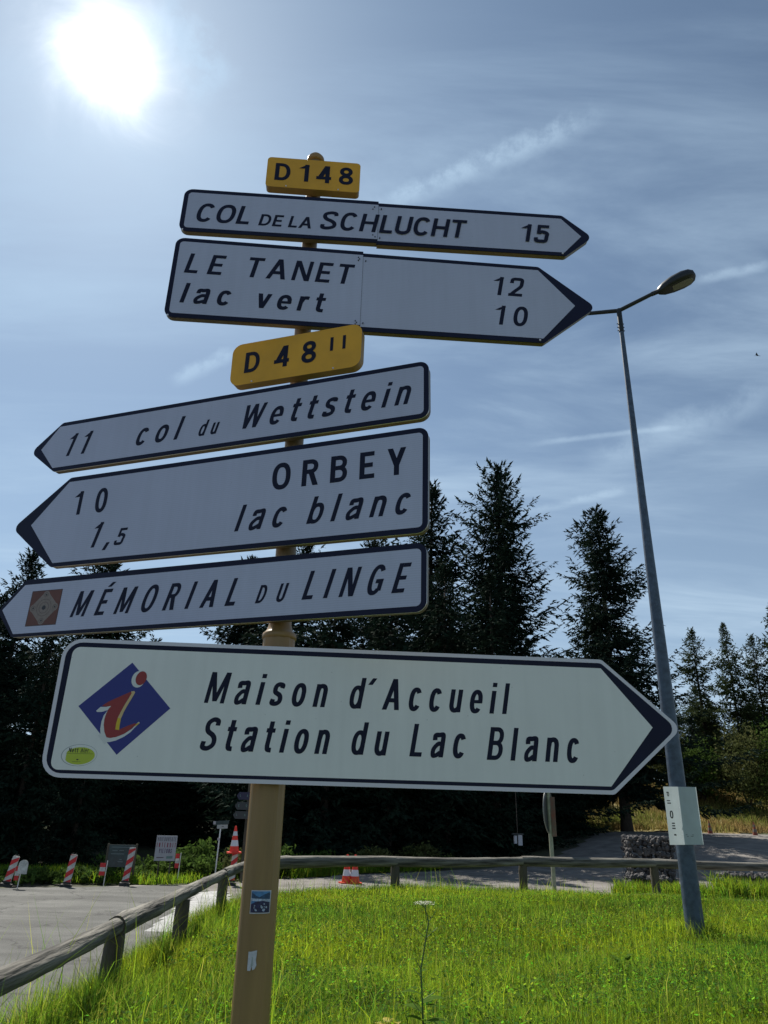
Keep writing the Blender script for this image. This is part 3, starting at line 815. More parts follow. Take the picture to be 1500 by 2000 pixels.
def sdist(poly, X, Y):
    d = np.full(X.shape, 1e9); n = len(poly)
    for i in range(n):
        a = np.array(poly[i]); b = np.array(poly[(i + 1) % n]); ab = b - a
        t_ = np.clip(((X - a[0]) * ab[0] + (Y - a[1]) * ab[1]) / (ab @ ab), 0, 1)
        d = np.minimum(d, np.hypot(X - a[0] - t_ * ab[0], Y - a[1] - t_ * ab[1]))
    return np.where(inside(poly, X, Y), d, -d)


def noisef(x, y, s=1.0, seed=0.0):
    x = np.asarray(x, float) * s; y = np.asarray(y, float) * s
    return (np.sin(x * 1.7 + seed) * np.cos(y * 1.3 - seed * .7) + np.sin(x * .6 - y * 1.1 + 2 * seed) * .8 + np.sin(x * 3.1 + y * 2.3 + seed * 3) * .4) / 2.2


def sheet(name, poly, step, hfun, m, jitter=0.0, kind='structure', edge_noise=0.0):
    xs = [p[0] for p in poly]; ys = [p[1] for p in poly]
    gx = np.arange(min(xs), max(xs) + step, step); gy = np.arange(min(ys), max(ys) + step, step)
    X, Y = np.meshgrid(gx, gy); D_ = sdist(poly, X, Y)
    if edge_noise: D_ = D_ + noisef(X, Y, 2.2, 1.3) * edge_noise
    Z = hfun(X, Y, D_)
    # pull border vertices onto the outline
    keep = D_ > -step * .75
    q = keep[:-1, :-1] & keep[1:, :-1] & keep[:-1, 1:] & keep[1:, 1:]
    ny, nx = X.shape; idx = np.arange(nx * ny).reshape(ny, nx)
    F = np.stack([idx[:-1, :-1][q], idx[:-1, 1:][q], idx[1:, 1:][q], idx[1:, :-1][q]], 1)
    V = np.stack([X.ravel(), Y.ravel(), Z.ravel()], 1)
    used = np.unique(F); rem = -np.ones(len(V), int); rem[used] = np.arange(len(used))
    o = np_mesh(name, V[used], rem[F], m, quads=True, smooth=True); tag(o, kind=kind)
    return o


far = [(-160, -60), (160, -60), (160, 60), (-160, 60)]
o = sheet('ground', far, 2.0, lambda X, Y, D_: gh(X, Y) - .03 - .0 * X, M['forest_floor'])
mb = MB()
mb.add([(-2500, -2500, -1.2), (2500, -2500, -1.2), (2500, 2500, -1.2), (-2500, 2500, -1.2)], [(0, 1, 2, 3)])
tag(mb.build('terrain', M['forest_floor']), kind='structure')
gravel_poly = [(-40, -40), (40, -40), (60, 34.2), (16, 34.2), (11.5, 33.6), (8.6, 31), (6.5, 27), (3, 23.5), (-.2, 20.6), (-2.0, 18.3), (-3.6, 16.3), (-5.0, 15.1), (-6.4, 14.4), (-30, 13.4), (-40, 13.4)]
sheet('gravel_lot', gravel_poly, .5, lambda X, Y, D_: gh(X, Y) + np.where(D_ > 0, 0.0, -.08), M['gravel'], edge_noise=.15)
asph_poly = [(-40, -40), (-1.9, -40), (-1.9, 11.0), (-2.3, 12.6), (-2.9, 14.9), (-3.9, 15.75), (-5.1, 14.8), (-6.6, 14.15), (-30, 13.1), (-40, 13.1)]
sheet('asphalt_road', asph_poly, .3, lambda X, Y, D_: gh(X, Y) + .012 + np.where(D_ > 0, 0.0, -.03), M['asphalt'])
M['pale_patch'] = mat('pale_patch_grey', (0.22, 0.22, 0.22), .8, color2=(0.38, 0.38, 0.37), vscale=3)  # mottled pale grey for the patch laid just over the asphalt
sheet('pale_road_patch', [(-2.62, 9.6), (-3.02, 14.2), (-2.75, 14.7), (-2.25, 13.4), (-2.15, 11.0), (-2.1, 9.4)], .12, lambda X, Y, D_: gh(X, Y) + .02 + np.where(D_ > 0, 0.0, -.012), M['pale_patch'], edge_noise=.05)
isl_poly = [(-2.05, -6), (-2.05, 6), (-2.15, 9.3), (-2.1, 11.0), (-1.3, 12.9), (.4, 14.3), (1.9, 15.3), (3.0, 15.5), (4.3, 15.7), (5.2, 16.2), (6.1, 16.1), (6.3, 14.6), (7.6, 13.2), (9.6, 12.6), (14, 11.5), (16, -6)]
def isl_h(X, Y, D_=None):
    if D_ is None: D_ = sdist(isl_poly, X, Y)
    return -.2 + .2 * ss((D_ + .05) / .9) + .02 * noisef(X, Y, 1.1) * ss(D_) - np.where(D_ < 0, .05, 0.0) - .10 * ss((Y - 12) / 2.5) * ss(D_)
sheet('grass_island', isl_poly, .15, isl_h, M['soil'], edge_noise=.10)
# verge left of the far road and meadow on the slope
mead_poly = [(8.5, 31.5), (11.5, 33.7), (16, 34.3), (60, 34.3), (60, 58), (9, 58), (7.5, 40)]
M['meadow'] = mat('dry_meadow_ground', (0.30, 0.19, 0.085), .95, color2=(0.19, 0.19, 0.05), vscale=.45, bump=.6, bscale=8, detail=8)
sheet('meadow', mead_poly, .6, lambda X, Y, D_: gh(X, Y) + .03 + .06 * noisef(X, Y, .9, 2) + np.where(D_ > 0, 0, -.12), M['meadow'], edge_noise=.5)

# ------------------------------------------------------------------ wooden barrier
M['log'] = mat('weathered_log', (0.16, 0.145, 0.115), .9, color2=(0.38, 0.355, 0.30), vscale=9, stretch=(1, .12, 1), bump=.8, bscale=26, detail=10)
M['logp'] = mat('weathered_post_wood', (0.05, 0.042, 0.03), .9, color2=(0.11, 0.095, 0.07), vscale=8, stretch=(1, 1, .15), bump=.8, bscale=30)
M['endgrain'] = mat('log_end', (0.10, 0.085, 0.06), .9)


def log(a, b, r0, r1, name, parent, m, knots=3, nz=26, n=20):
    a, b = Vector(a), Vector(b); L_ = (b - a).length; d = (b - a) / L_
    mb = MB(); s1 = random.uniform(0, 99)
    kn = [(random.uniform(.1, .9), random.uniform(0, 6.28)) for _ in range(knots)]
    vs = []
    for i in range(nz + 1):
        t_ = i / nz; r = r0 + (r1 - r0) * t_
        bow = .022 * math.sin(t_ * math.pi) * math.sin(s1)
        for k in range(n):
            q = 2 * math.pi * k / n
            rr = r * (1 + .10 * noise.noise(Vector((math.cos(q) * 1.5, math.sin(q) * 1.5, t_ * L_ * 1.2 + s1))) + .07 * noise.noise(Vector((math.cos(q) * 6, math.sin(q) * 6, t_ * L_ * 5 + s1))))
            for kt, kq in kn:
                dd_ = ((t_ - kt) * L_ / .05) ** 2 + ((math.cos(q - kq) - 1) * 2) ** 2 * 4
                rr += .008 * math.exp(-dd_)
            if i in (0, nz): rr *= .95
            vs.append((rr * math.cos(q), rr * math.sin(q) + bow, t_ * L_))
    fs = [(i * n + k, i * n + (k + 1) % n, (i + 1) * n + (k + 1) % n, (i + 1) * n + k) for i in range(nz) for k in range(n)]
    mb.add(vs, fs, 0); mb.add(vs, [tuple(range(n - 1, -1, -1)), tuple(range(nz * n, (nz + 1) * n))], 1)
    o = mb.build(name, [m, M['endgrain']], parent, smooth=True, auto=R(60))
    o.location = a; o.rotation_mode = 'QUATERNION'; o.rotation_quaternion = d.to_track_quat('Z', 'Y')
    return o


M['log'] = mat('weathered_log', (0.026, 0.023, 0.018), .9, color2=(0.24, 0.225, 0.19), vscale=16, stretch=(1, 1, .07), bump=1.0, bscale=46, detail=12)
fence = empty('log_barrier', (-1.6, 5.3, 0)); tag(fence, 'low barrier of round grey logs on stubby posts round the grass', 'barrier')
FO = Vector((-1.6, 5.3, 0))
near = [(-1.60, .4, .37), (-1.585, 2.9, .38), (-1.636, 5.33, .385), (-1.725, 7.47, .39), (-1.86, 10.05, .39), (-1.80, 11.9, .41)]
farp = [(-1.84, 11.75, .42), (.36, 13.56, .42), (2.79, 15.02, .42), (5.50, 15.72, .42), (8.6, 15.75, .42), (12.0, 15.5, .42)]
for run in (near, farp):
    for i in range(len(run) - 1):
        a = Vector(run[i]) - FO; b = Vector(run[i + 1]) - FO; d = (b - a).normalized()
        big = (.064 if i % 2 == 0 else .057) + (.026 if run is farp else 0)
        log(a - d * .02, b + d * .05, big, big * .88, 'rail', fence, M['log'])
for x, y, z in near[1:5]: log((x - FO.x, y - FO.y, -.25), (x - FO.x, y - FO.y, z - .05), .064, .062, 'post', fence, M['logp'], 1, 10)
for x, y, z in [farp[1], farp[2], farp[3], farp[4]]: log((x - FO.x, y + .02 - FO.y, -.35), (x - FO.x, y + .02 - FO.y, z - .06), .078, .076, 'post', fence, M['logp'], 1, 10)
log((-1.83 - FO.x, 11.8 - FO.y, -.35), (-1.83 - FO.x, 11.8 - FO.y, .36), .075, .075, 'post', fence, M['logp'], 1, 10)

# ------------------------------------------------------------------ street lamp
LX, LY = 3.33, 8.51
lamp = empty('street_lamp', (LX, LY, 0)); tag(lamp, 'tall tapered grey steel street lamp with cobra heads beside the signs', 'street lamp')
mb = MB(); mb.tube([(0, 0, -.2), (0, 0, 1.6), (0.004, 0, 4.9), (0.012, .01, 7.82)], [.097, .088, .050, .030], 24)
mb.build('pole', M['steel'], lamp, smooth=True, auto=R(50))
mb = MB(); mb.tube([(.011, .01, 7.60), (.012, .01, 8.0)], [.036, .036], 16); 
for q in range(6): mb.tube([(.011, .01, 7.63 + .06 * (q % 3)), (.011 + .052 * (1 if q < 3 else -1), .01 + .01, 7.63 + .06 * (q % 3))], .007, 6)
mb.build('spigot', M['darkmetal'], lamp, smooth=True, auto=R(40))
bet = R(30); ax = Vector((math.cos(bet), -math.sin(bet), 0))
for sgn in (1, -1):
    A = Vector((.012, .01, 7.98)); B = A + ax * sgn * .52 + Vector((0, 0, .13))
    mb = MB(); mb.tube([A, A + ax * sgn * .1 + Vector((0, 0, .025)), B], [.03, .03, .028], 14)
    mb.build('arm', M['darkmetal'], lamp, smooth=True, auto=R(60))
    head = empty('lamp_head', B); head.parent = lamp
    head.scale = (.86, .80, .86)
    head.rotation_euler = (0, 0, math.atan2(ax.y * sgn, ax.x * sgn))
    # lofted body, underside flat
    mb = MB(); secs = [(-.06, .034, .034, .034), (.04, .036, .036, .036), (.06, .06, .06, .05), (.14, .115, .10, .065), (.28, .155, .135, .07), (.44, .168, .145, .068), (.55, .15, .125, .06), (.62, .10, .08, .042), (.645, .02, .018, .015)]
    n = 20; vs = []
    for sx, wy, top, bot in secs:
        for k in range(n):
            q = 2 * math.pi * k / n; c, s2 = math.cos(q), math.sin(q)
            zq = (top * s2 if s2 > 0 else bot * max(s2 * 1.6, -1))
            vs.append((sx, wy * math.copysign(abs(c) ** .8, c), zq + .17 * sx))
    mb.add(vs, [(i * n + k, (i + 1) * n + k, (i + 1) * n + (k + 1) % n, i * n + (k + 1) % n) for i in range(len(secs) - 1) for k in range(n)])
    mb.add(vs, [tuple(range(n))])
    mb.build('housing', M['darkmetal'], head, smooth=True, auto=R(55))
    g = MB(); poly = [(.28, -.07), (.50, -.085), (.575, -.06), (.60, 0), (.575, .06), (.50, .085), (.28, .07)]
    g.add([(x, y, .17 * x - .077) for x, y in poly] + [(x, y, .17 * x - .03) for x, y in poly], [tuple(range(7))[::-1]] + [(i, (i + 1) % 7, (i + 1) % 7 + 7, i + 7) for i in range(7)])
    g.build('lens', mat('lamp_lens', (.12, .13, .09), .2), head)
# notice wrapped on the lamp pole
M['notice'] = mat('laminated_notice', (0.50, 0.565, 0.58), .3, var=.06, vscale=5, transl=.30)
notice = empty('notice_sheet', (LX, LY, 0)); tag(notice, 'pale laminated notice sheet tied to the lamp post', 'notice')
mb = MB()
prof = [(-.195, -.092), (-.15, -.101), (-.115, -.106), (-.06, -.108), (.02, -.112), (.085, -.108), (.125, -.102), (.165, -.092)]
z0_, z1_ = .90, 1.475
mb.add([(x + .06 * (z0_ - 0.9) + (.03 if z == z0_ else -.02) * 0, y, z + (.012 * x if z == z1_ else .03 * x)) for z in (z0_, z1_) for x, y in prof], [(i, i + 1, i + 9, i + 8) for i in range(7)])
mb.build('sheet', M['notice'], notice)
mb = MB()
def nl(x0, x1, z0, z1):
    f = lambda x: float(np.interp(x, [p[0] for p in prof], [p[1] for p in prof]))
    mb.add([(x0, f(x0) - .0012, z0), (x1, f(x1) - .0012, z0), (x1, f(x1) - .0012, z1), (x0, f(x0) - .0012, z1)], [(0, 1, 2, 3)])
for a in [(-.172, -.135, 1.30, 1.312), (-.175, -.14, 1.325, 1.335), (-.17, -.145, 1.41, 1.42), (-.152, -.118, 1.05, 1.062), (-.15, -.12, 1.075, 1.087), (-.15, -.12, 1.10, 1.112), (-.14, -.118, .985, 1.0), (-.02, .07, .995, .999), (-.01, .06, .98, .984)]: nl(*a)
mb.build('print', M['blackish'], notice)
w_ = word(notice, '0', -.16, -.127, 1.155, .075, wf=.85, t=.15, y=0, m=M['blackish'])
for v_ in w_.data.vertices: v_.co.y += float(np.interp(v_.co.x, [p[0] for p in prof], [p[1] for p in prof])) - .002
w_ = word(notice, '0', -.165, -.142, 1.375, .045, wf=.85, t=.15, y=0, m=M['blackish'])
for v_ in w_.data.vertices: v_.co.y += float(np.interp(v_.co.x, [p[0] for p in prof], [p[1] for p in prof])) - .002
mb = MB(); mb.tube([(0, -.115, 1.2), (.11, 0, 1.2), (0, .1, 1.2), (-.11, 0, 1.2), (0, -.115, 1.2)], .004, 6); mb.build('tie', M['alu'], notice)

# ------------------------------------------------------------------ roadworks markers
M['red'] = mat('reflective_red', (0.52, 0.014, 0.02), .4, var=.12, vscale=20)
M['white'] = mat('reflective_white', (0.50, 0.50, 0.47), .5, var=.25, vscale=18)
M['cone_red'] = mat('cone_orange_red', (0.78, 0.055, 0.03), .45, var=.08, transl=.25)
M['cone_white'] = mat('cone_band', (0.62, 0.62, 0.66), .4)
M['rubber'] = mat('black_rubber', (0.03, 0.03, 0.03), .8)


def delineator(x, y, lean, tall, label, tilt_y=0.0, slope=1, dirt=None):
    g = H(x, y)
    root = empty('traffic_delineator', (x, y, g), R(12)); tag(root, label, 'delineator', 'red and white delineators along the far edge of the road')
    mb = MB(); mb.box((0, 0, .025), (.18, .20, .05)); mb.box((0, 0, .075), (.13, .10, .03)); mb.build('base', M['rubber'], root)
    b = MB(); w_, dpt = .115, .035
    pol = ccw(rounded([(-w_ / 2, .08), (w_ / 2, .08), (w_ / 2, tall), (-w_ / 2, tall)], [.005, .005, .02, .02], 4))
    b.prism(pol, -dpt / 2, dpt / 2, 0, 0)
    bo = b.build('board', M['white'], root)
    k = 0; z = -.05
    while z < tall:
        q = [(-w_ / 2, z), (w_ / 2, z + .10 * slope), (w_ / 2, z + .10 * slope + .095), (-w_ / 2, z + .095)]
        q = [(x_, min(max(z_, .082), tall - .006)) for x_, z_ in q]
        if q[2][1] - q[1][1] > .004 or q[3][1] - q[0][1] > .004:
            s3 = MB(); s3.prism(ccw(q), -dpt / 2 - .0015, -dpt / 2 - .0004, 0, 0); s3.build('stripe', M['red'], bo)
        z += .19
    h_ = MB(); h_.tube([(-.03, 0, tall - .005), (-.028, 0, tall + .02), (.028, 0, tall + .02), (.03, 0, tall - .005)], .007, 8); h_.build('handle', M['rubber'], root)
    root.rotation_euler = (tilt_y, lean, R(12))
    return root


delineator(-6.50, 14.43, .18, .50, 'leftmost delineator, shaded and leaning, at the edge of the photo')
delineator(-5.50, 14.6, .10, .54, 'delineator standing alone between two small marker posts on the left')
delineator(-4.66, 15.25, .09, .66, 'tallest delineator, in front of the dark information board')
delineator(-2.80, 16.0, .05, .58, 'delineator with a traffic cone on top, left of the tan post')


def cone(x, y, z, h, label, lean=(0, 0), worn=False, group='traffic cones', rz=0.3):
    root = empty('traffic_cone', (x, y, z), rz); tag(root, label, 'traffic cone', group)
    root.rotation_euler = (lean[0], lean[1], rz)
    b = MB(); w = h * .54; b.prism([(p[0], p[1]) for p in ccw(rounded([(-w / 2, -w / 2), (w / 2, -w / 2), (w / 2, w / 2), (-w / 2, w / 2)], [w * .12] * 4))], 0, 0.025, 0, 0)
    b.v = [(a, c, abs(b_)) for a, b_, c in b.v]
    mr = M['cone_old'] if worn else M['cone_red']; mw = M['cone_oldw'] if worn else M['cone_white']
    b.build('base', mr, root)
    r0, r1 = h * .20, h * .035
    cuts = [(.02, 0), (.26, 1), (.48, 0), (.64, 1), (.80, 0), (1.0, 0)]
    for i in range(len(cuts) - 1):
        za, zb = cuts[i][0], cuts[i + 1][0]
        q = MB(); q.tube([(0, 0, za * h), (0, 0, zb * h)], [r0 + (r1 - r0) * za + (.001 if cuts[i][1] else 0), r0 + (r1 - r0) * zb + (.001 if cuts[i][1] else 0)], 20)
        q.build('reflective_band' if cuts[i][1] else 'cone_section', mw if cuts[i][1] else mr, root, smooth=True, auto=R(50))
    return root


M['cone_old'] = mat('faded_cone', (0.22, 0.055, 0.03), .7, var=.3); M['cone_oldw'] = mat('dirty_band', (0.16, 0.13, 0.11), .7, var=.3)
cone(-2.80, 16.0, H(-2.8, 16.0) + .575, .50, 'red and white traffic cone set on top of a delineator', (.02, -.03))
cone(-.572, 17.3, H(-.5, 17.3), .56, 'left of the two red cones behind the log barrier', group='pair of cones behind the barrier')
cone(-.40, 17.25, H(-.4, 17.25), .56, 'right of the two red cones behind the log barrier', group='pair of cones behind the barrier', rz=.1)
cone(13.75, 32.3, H(13.7, 32.3) - .02, .52, 'faded distant cone just right of the lamp post notice', worn=True)
cone(15.4, 31.9, H(15.4, 31.9) - .02, .52, 'faded distant cone near the right edge of the photo', worn=True)


def marker(x, y, post_h, zt, zb, w, label, side, top=False):
    g = H(x, y); root = empty('marker_post', (x, y, g), R(8)); tag(root, label, 'marker post', 'small marker posts with red and white plates')
    mb = MB(); mb.tube([(0, 0, -.1), (.01, 0, post_h)], .009, 8); mb.build('pole', M['alu'], root)
    n = 3; hgt = (zt - zb) / n
    for i in range(n):
        b = MB(); b.box((side * (w / 2 + .01), -.012, zb + hgt * (i + .5)), (w, .008, hgt)); b.build('band', M['white'] if i == 1 else M['red'], root)
    if top:
        b = MB(); b.prism(ccw(rounded([(-.04, zb + .10), (.115, zb + .10), (.115, zt + .10), (-.04, zt + .10)], [.005, .005, .07, .07])), -.03, -.022, 0, 0)
        b.build('plate', M['white'], root)
    return root


marker(-6.10, 14.0, .36, .36, .14, .07, 'marker post with a round-topped white plate, far left', -1, True)
marker(-5.02, 15.16, .42, .38, .17, .10, 'thin marker post with a red and white plate left of the information board', -1)
marker(-3.90, 16.15, .55, .53, .27, .075, 'marker post with a red and white plate beside the white notice board', -1)

# information board, dark green
M['board_dk'] = mat('dark_green_board', (0.022, 0.045, 0.05), .35, var=.3, vscale=12)
ib = empty('information_board', (-5.02, 15.95, H(-5, 15.95)), R(10)); tag(ib, 'dark green information board half hidden behind the tallest delineator', 'information board')
mb = MB(); mb.box((0, 0, .47), (.50, .03, .40)); mb.build('panel', M['board_dk'], ib)
for x_ in (-.27, .27): b = MB(); b.box((x_, 0, .32), (.035, .05, .74)); b.build('leg', M['logp'], ib)
b = MB()
for zz_, a_, c_ in [(.62, -.2, .2), (.56, -.18, -.08), (.56, -.05, .04), (.50, -.2, .05), (.36, -.05, .05), (.40, -.02, .02)]: b.flat([(a_, zz_), (c_, zz_), (c_, zz_ + .012), (a_, zz_ + .012)], -.0165)
b.build('lettering', mat('grey_print', (.12, .16, .17), .5), ib)

# white notice board with red and purple writing
M['banner'] = mat('white_board', (0.34, 0.34, 0.37), .5, var=.05)
M['pr_red'] = mat('magenta_print', (0.20, 0.02, 0.05), .5); M['pr_vio'] = mat('violet_print', (0.07, 0.03, 0.09), .5)
M['pr_dk'] = mat('grey_violet_print', (0.07, 0.05, 0.07), .5); M['pr_grn'] = mat('green_grey_print', (.12, .2, .19), .5)
nb = empty('notice_board', (-4.17, 16.0, H(-4.17, 16)), R(15)); tag(nb, 'white notice board with three rows of red and violet capitals on two legs', 'notice board')
B0 = .40
mb = MB(); mb.box((0, 0, B0 + .23), (.40, .02, .46)); mb.build('panel', M['banner'], nb)
for x_ in (-.10, .12): b = MB(); b.box((x_, .02, .22), (.025, .02, .60)); b.build('leg', M['logp'], nb)
word(nb, 'VOIEOUVERTE', -.18, .18, B0 + .355, .075, wf=.5, t=.10, y=-.0115, m=M['pr_dk'])
word(nb, 'INTERDIT', -.18, .185, B0 + .245, .085, wf=.5, t=.12, y=-.0115, m=M['pr_red'])
word(nb, 'PIETONS', -.12, .12, B0 + .14, .08, wf=.5, t=.12, y=-.0115, m=M['pr_vio'])
b = MB(); b.flat([(-.16, B0 + .05), (-.02, B0 + .055), (-.02, B0 + .07), (-.16, B0 + .065)], -.0115, 0); b.flat([(.03, B0 + .04), (.15, B0 + .045), (.15, B0 + .09), (.03, B0 + .085)], -.0115, 1)
b.build('footer_print', [M['pr_dk'], M['pr_grn']], nb)

# small twin-plate sign
sg = empty('small_sign', (-3.27, 16.68, H(-3.27, 16.7)), R(14)); tag(sg, 'small sign with a dark and a pale plate on a thin grey post', 'sign')
mb = MB(); mb.tube([(0, 0, -.1), (.02, 0, 1.13)], .016, 10); mb.build('pole', M['alu'], sg)
mb = MB(); mb.box((.02, -.02, 1.12), (.32, .015, .075), ry=-.08); mb.build('plate', M['board_dk'], sg)
mb = MB(); mb.box((.05, -.022, 1.045), (.22, .015, .075), ry=-.05); mb.build('plate', mat('pale_plate', (.30, .33, .33), .5), sg)
mb = MB(); mb.box((-.12, -.032, 1.115), (.05, .006, .06)); mb.build('pictogram', M['banner'], sg)
mb = MB(); mb.box((.06, -.031, 1.045), (.05, .003, .012)); mb.build('lettering', M['pr_dk'], sg)
mb = MB(); mb.box((0, -.03, .80), (.05, .02, .05)); mb.build('clip', M['banner'], sg)

# hiking finger post
hp = empty('hiking_signpost', (-2.74, 16.78, H(-2.74, 16.8)), R(8)); tag(hp, 'dark hiking finger post with arrow boards peeping out behind the tan post', 'signpost')
mb = MB(); mb.tube([(0, 0, -.1), (0, 0, 2.0)], .03, 10); mb.build('pole', M['logp'], hp)
M['hk_blue'] = mat('hiking_blue', (.014, .012, .05), .4); M['hk_dk'] = mat('hiking_dark', (.03, .035, .04), .4)
for i, (zc, mm) in enumerate([(1.66, 'hk_blue'), (1.46, 'hk_dk'), (1.28, 'hk_dk')]):
    b = MB(); xl = -.25 - .02 * i
    b.prism(ccw([(xl, zc), (xl + .05, zc + .075), (.22, zc + .075), (.22, zc - .075), (xl + .05, zc - .075)]), -.05, -.035, 0, 0)
    bd = b.build('arrow_board', M[mm], hp)
    word(bd, ('LAC', 'COL', 'LAC')[i], xl + .07, .14, zc - .02, .05, wf=.8, t=.14, y=-.0515, m=M['pr_grn'])

# round road sign seen from the back
rs = empty('round_road_sign', (3.60, 16.2, H(3.6, 16.2)), 0); tag(rs, 'round road sign seen edge-on from behind on a pale post, under the arrow tip', 'sign')
M['palepost'] = mat('pale_wood_post', (.30, .31, .22), .7, var=.2, vscale=10)
mb = MB(); mb.tube([(0.02, 0, -.2), (0.0, 0, 1.25), (-.01, 0, 2.0)], [.042, .04, .036], 14); mb.build('pole', M['palepost'], rs, smooth=True, auto=R(50))
ds = empty('disc_group', (0, 0, 0))
bpy.data.objects.remove(ds)
mb = MB(); n = 36; rr = .42; phi = R(64)
ux = Vector((math.cos(phi), math.sin(phi), 0)); nx = Vector((math.sin(phi), -math.cos(phi), 0)); cz_ = 1.52
ctr = Vector((0, .06, cz_))
vs = [ctr + ux * rr * math.cos(2 * math.pi * k / n) + Vector((0, 0, rr * math.sin(2 * math.pi * k / n))) for k in range(n)]
mb.add(vs + [v + nx * -.008 for v in vs], [tuple(range(n)), tuple(range(2 * n - 1, n - 1, -1))] + [(k, k + n, (k + 1) % n + n, (k + 1) % n) for k in range(n)])
mb.build('disc', M['hk_dk'], rs)
mb = MB(); mb.tube([ctr + (ux * math.cos(q) + Vector((0, 0, 1)) * math.sin(q)) * rr for q in [2 * math.pi * k / 36 for k in range(37)]], .013, 6, caps=False); mb.build('rim', mat('grey_rim', (.17, .18, .17), .5), rs, smooth=True)
M['rusty'] = mat('faded_wood_red', (.14, .12, .09), .8, color2=(.24, .085, .06), vscale=6)
mb = MB(); mb.box((.07, -.05, 1.42), (.09, .02, .75), rz=R(-20)); mb.build('back_plate', M['rusty'], rs)

# hanging box under the trees
hbx = empty('hanging_box', (3.90, 21.6, .45)); tag(hbx, 'small pale box hanging on a thin cord in the dark wood', 'box')
mb = MB(); mb.box((-.065, 0, .22), (.07, .12, .20)); mb.box((.06, -.01, .21), (.11, .10, .26)); mb.build('body', mat('pale_box', (.42, .42, .46), .5), hbx)
mb = MB(); mb.box((0, 0, .36), (.30, .16, .03)); mb.build('lid', M['hk_dk'], hbx)
mb = MB(); mb.tube([(0, 0, .37), (-.02, 0, 2.6)], .006, 6); mb.build('cord', mat('cord', (.16, .12, .10), .8), hbx)

# ------------------------------------------------------------------ gabions
M['stone'] = mat('gabion_stone', (0.035, 0.033, 0.035), .9, color2=(0.11, 0.102, 0.10), vscale=3.0, bump=.5, bscale=14)
M['wire'] = mat('galvanised_wire', (0.12, 0.12, 0.125), .6, metal=.4)


def gabion(x, y, z, lx, ly, lz, rz, label, small=.095):
    root = empty('gabion', (x, y, z), rz); tag(root, label, 'gabion', 'stone filled gabion baskets')
    mb = MB(); step = small * 1.05
    nx_, ny_, nz_ = max(2, int(lx / step)), max(2, int(ly / step)), max(2, int(lz / step))
    for i in range(nx_):
        for j in range(ny_):
            for k in range(nz_):
                if 0 < i < nx_ - 1 and 0 < j < ny_ - 1 and k < nz_ - 1: continue
                c = Vector((-lx / 2 + (i + .5) * lx / nx_, -ly / 2 + (j + .5) * ly / ny_, (k + .5) * lz / nz_)) + Vector([random.uniform(-.42, .42) * step for _ in range(3)])
                r = Vector([step * random.uniform(.40, .85) for _ in range(3)])
                Mr = Matrix.Rotation(random.uniform(0, 6), 3, Vector((random.random() + .1, random.random(), random.random())).normalized())
                ov = [(1, 0, 0), (-1, 0, 0), (0, 1, 0), (0, -1, 0), (0, 0, 1), (0, 0, -1)]
                oc = [(a, b, d) for a in (-.62, .62) for b in (-.62, .62) for d in (-.62, .62)]
                vs = [c + Mr @ Vector((p[0] * r.x * random.uniform(.8, 1.1), p[1] * r.y * random.uniform(.8, 1.1), p[2] * r.z * random.uniform(.8, 1.1))) for p in ov + oc]
                fs = []
                for ai, a in enumerate(ov):
                    axis = [q for q in range(3) if a[q]][0]; sg_ = a[axis]
                    quad = [6 + ii for ii, o_ in enumerate(oc) if o_[axis] * sg_ > 0]
                    o1, o2 = [q for q in range(3) if q != axis]
                    quad.sort(key=lambda q: math.atan2(oc[q - 6][o2], oc[q - 6][o1]))
                    for q in range(4): fs.append((ai, quad[q], quad[(q + 1) % 4]))
                mb.add(vs, fs)
    st = mb.build('stones', M['stone'], root); st['kind'] = 'stuff'
    w = MB()
    X0, Y0 = lx / 2 + .01, ly / 2 + .01
    for a in [(-X0, -Y0), (X0, -Y0), (X0, Y0), (-X0, Y0)]: w.tube([(a[0], a[1], 0), (a[0], a[1], lz + .01)], .006, 5)
    for zz_ in np.arange(0.01, lz + .05, .10): w.tube([(-X0, -Y0, zz_), (X0, -Y0, zz_), (X0, Y0, zz_), (-X0, Y0, zz_), (-X0, -Y0, zz_)], .0025, 4, caps=False)
    for xx in np.arange(-X0 + .1, X0, .10): w.tube([(xx, -Y0, 0), (xx, -Y0, lz)], .0025, 4, caps=False)
    w.build('wire_basket', M['wire'], root)
    return root


gabion(6.60, 19.2, H(6.6, 19.2) - .02, 1.06, .85, 1.06, R(-8), 'gabion basket rising above the log rail left of the lamp post')
gabion(5.75, 17.0, -.22, .85, .5, .36, R(-6), 'low gabion behind the log rail, under the taller gabion')
gabion(8.1, 17.3, -.22, 1.3, .55, .42, R(-2), 'shaded gabion behind the rail just right of the lamp post')
gabion(9.6, 17.3, -.22, 1.4, .55, .42, R(-3), 'shaded gabion behind the rail at the right edge')

# rocks on the gravel, broken stick
def rock(x, y, sx, sy, sz, label, m):
    import bmesh
    bm = bmesh.new(); bmesh.ops.create_icosphere(bm, subdivisions=2, radius=1)
    sd = random.uniform(0, 50)
    for v in bm.verts:
        k = 1 + .28 * noise.noise(v.co * 1.6 + Vector((sd, 0, 0))); v.co = Vector((v.co.x * sx * k, v.co.y * sy * k, v.co.z * sz * k))
    me = bpy.data.meshes.new('rock'); bm.to_mesh(me); bm.free(); me.materials.append(m)
    o = bpy.data.objects.new('rock', me); o.location = (x, y, H(x, y) + sz * .55); col.objects.link(o)
    tag(o, label, 'rock', 'small rocks on the gravel')
M['rock_l'] = mat('pale_rock', (.40, .36, .33), .9, var=.2); M['rock_d'] = mat('dark_rock', (.12, .10, .09), .9, var=.3)
rock(9.35, 21.2, .10, .07, .05, 'dark rock, left of the three on the gravel beyond the rail', M['rock_d'])
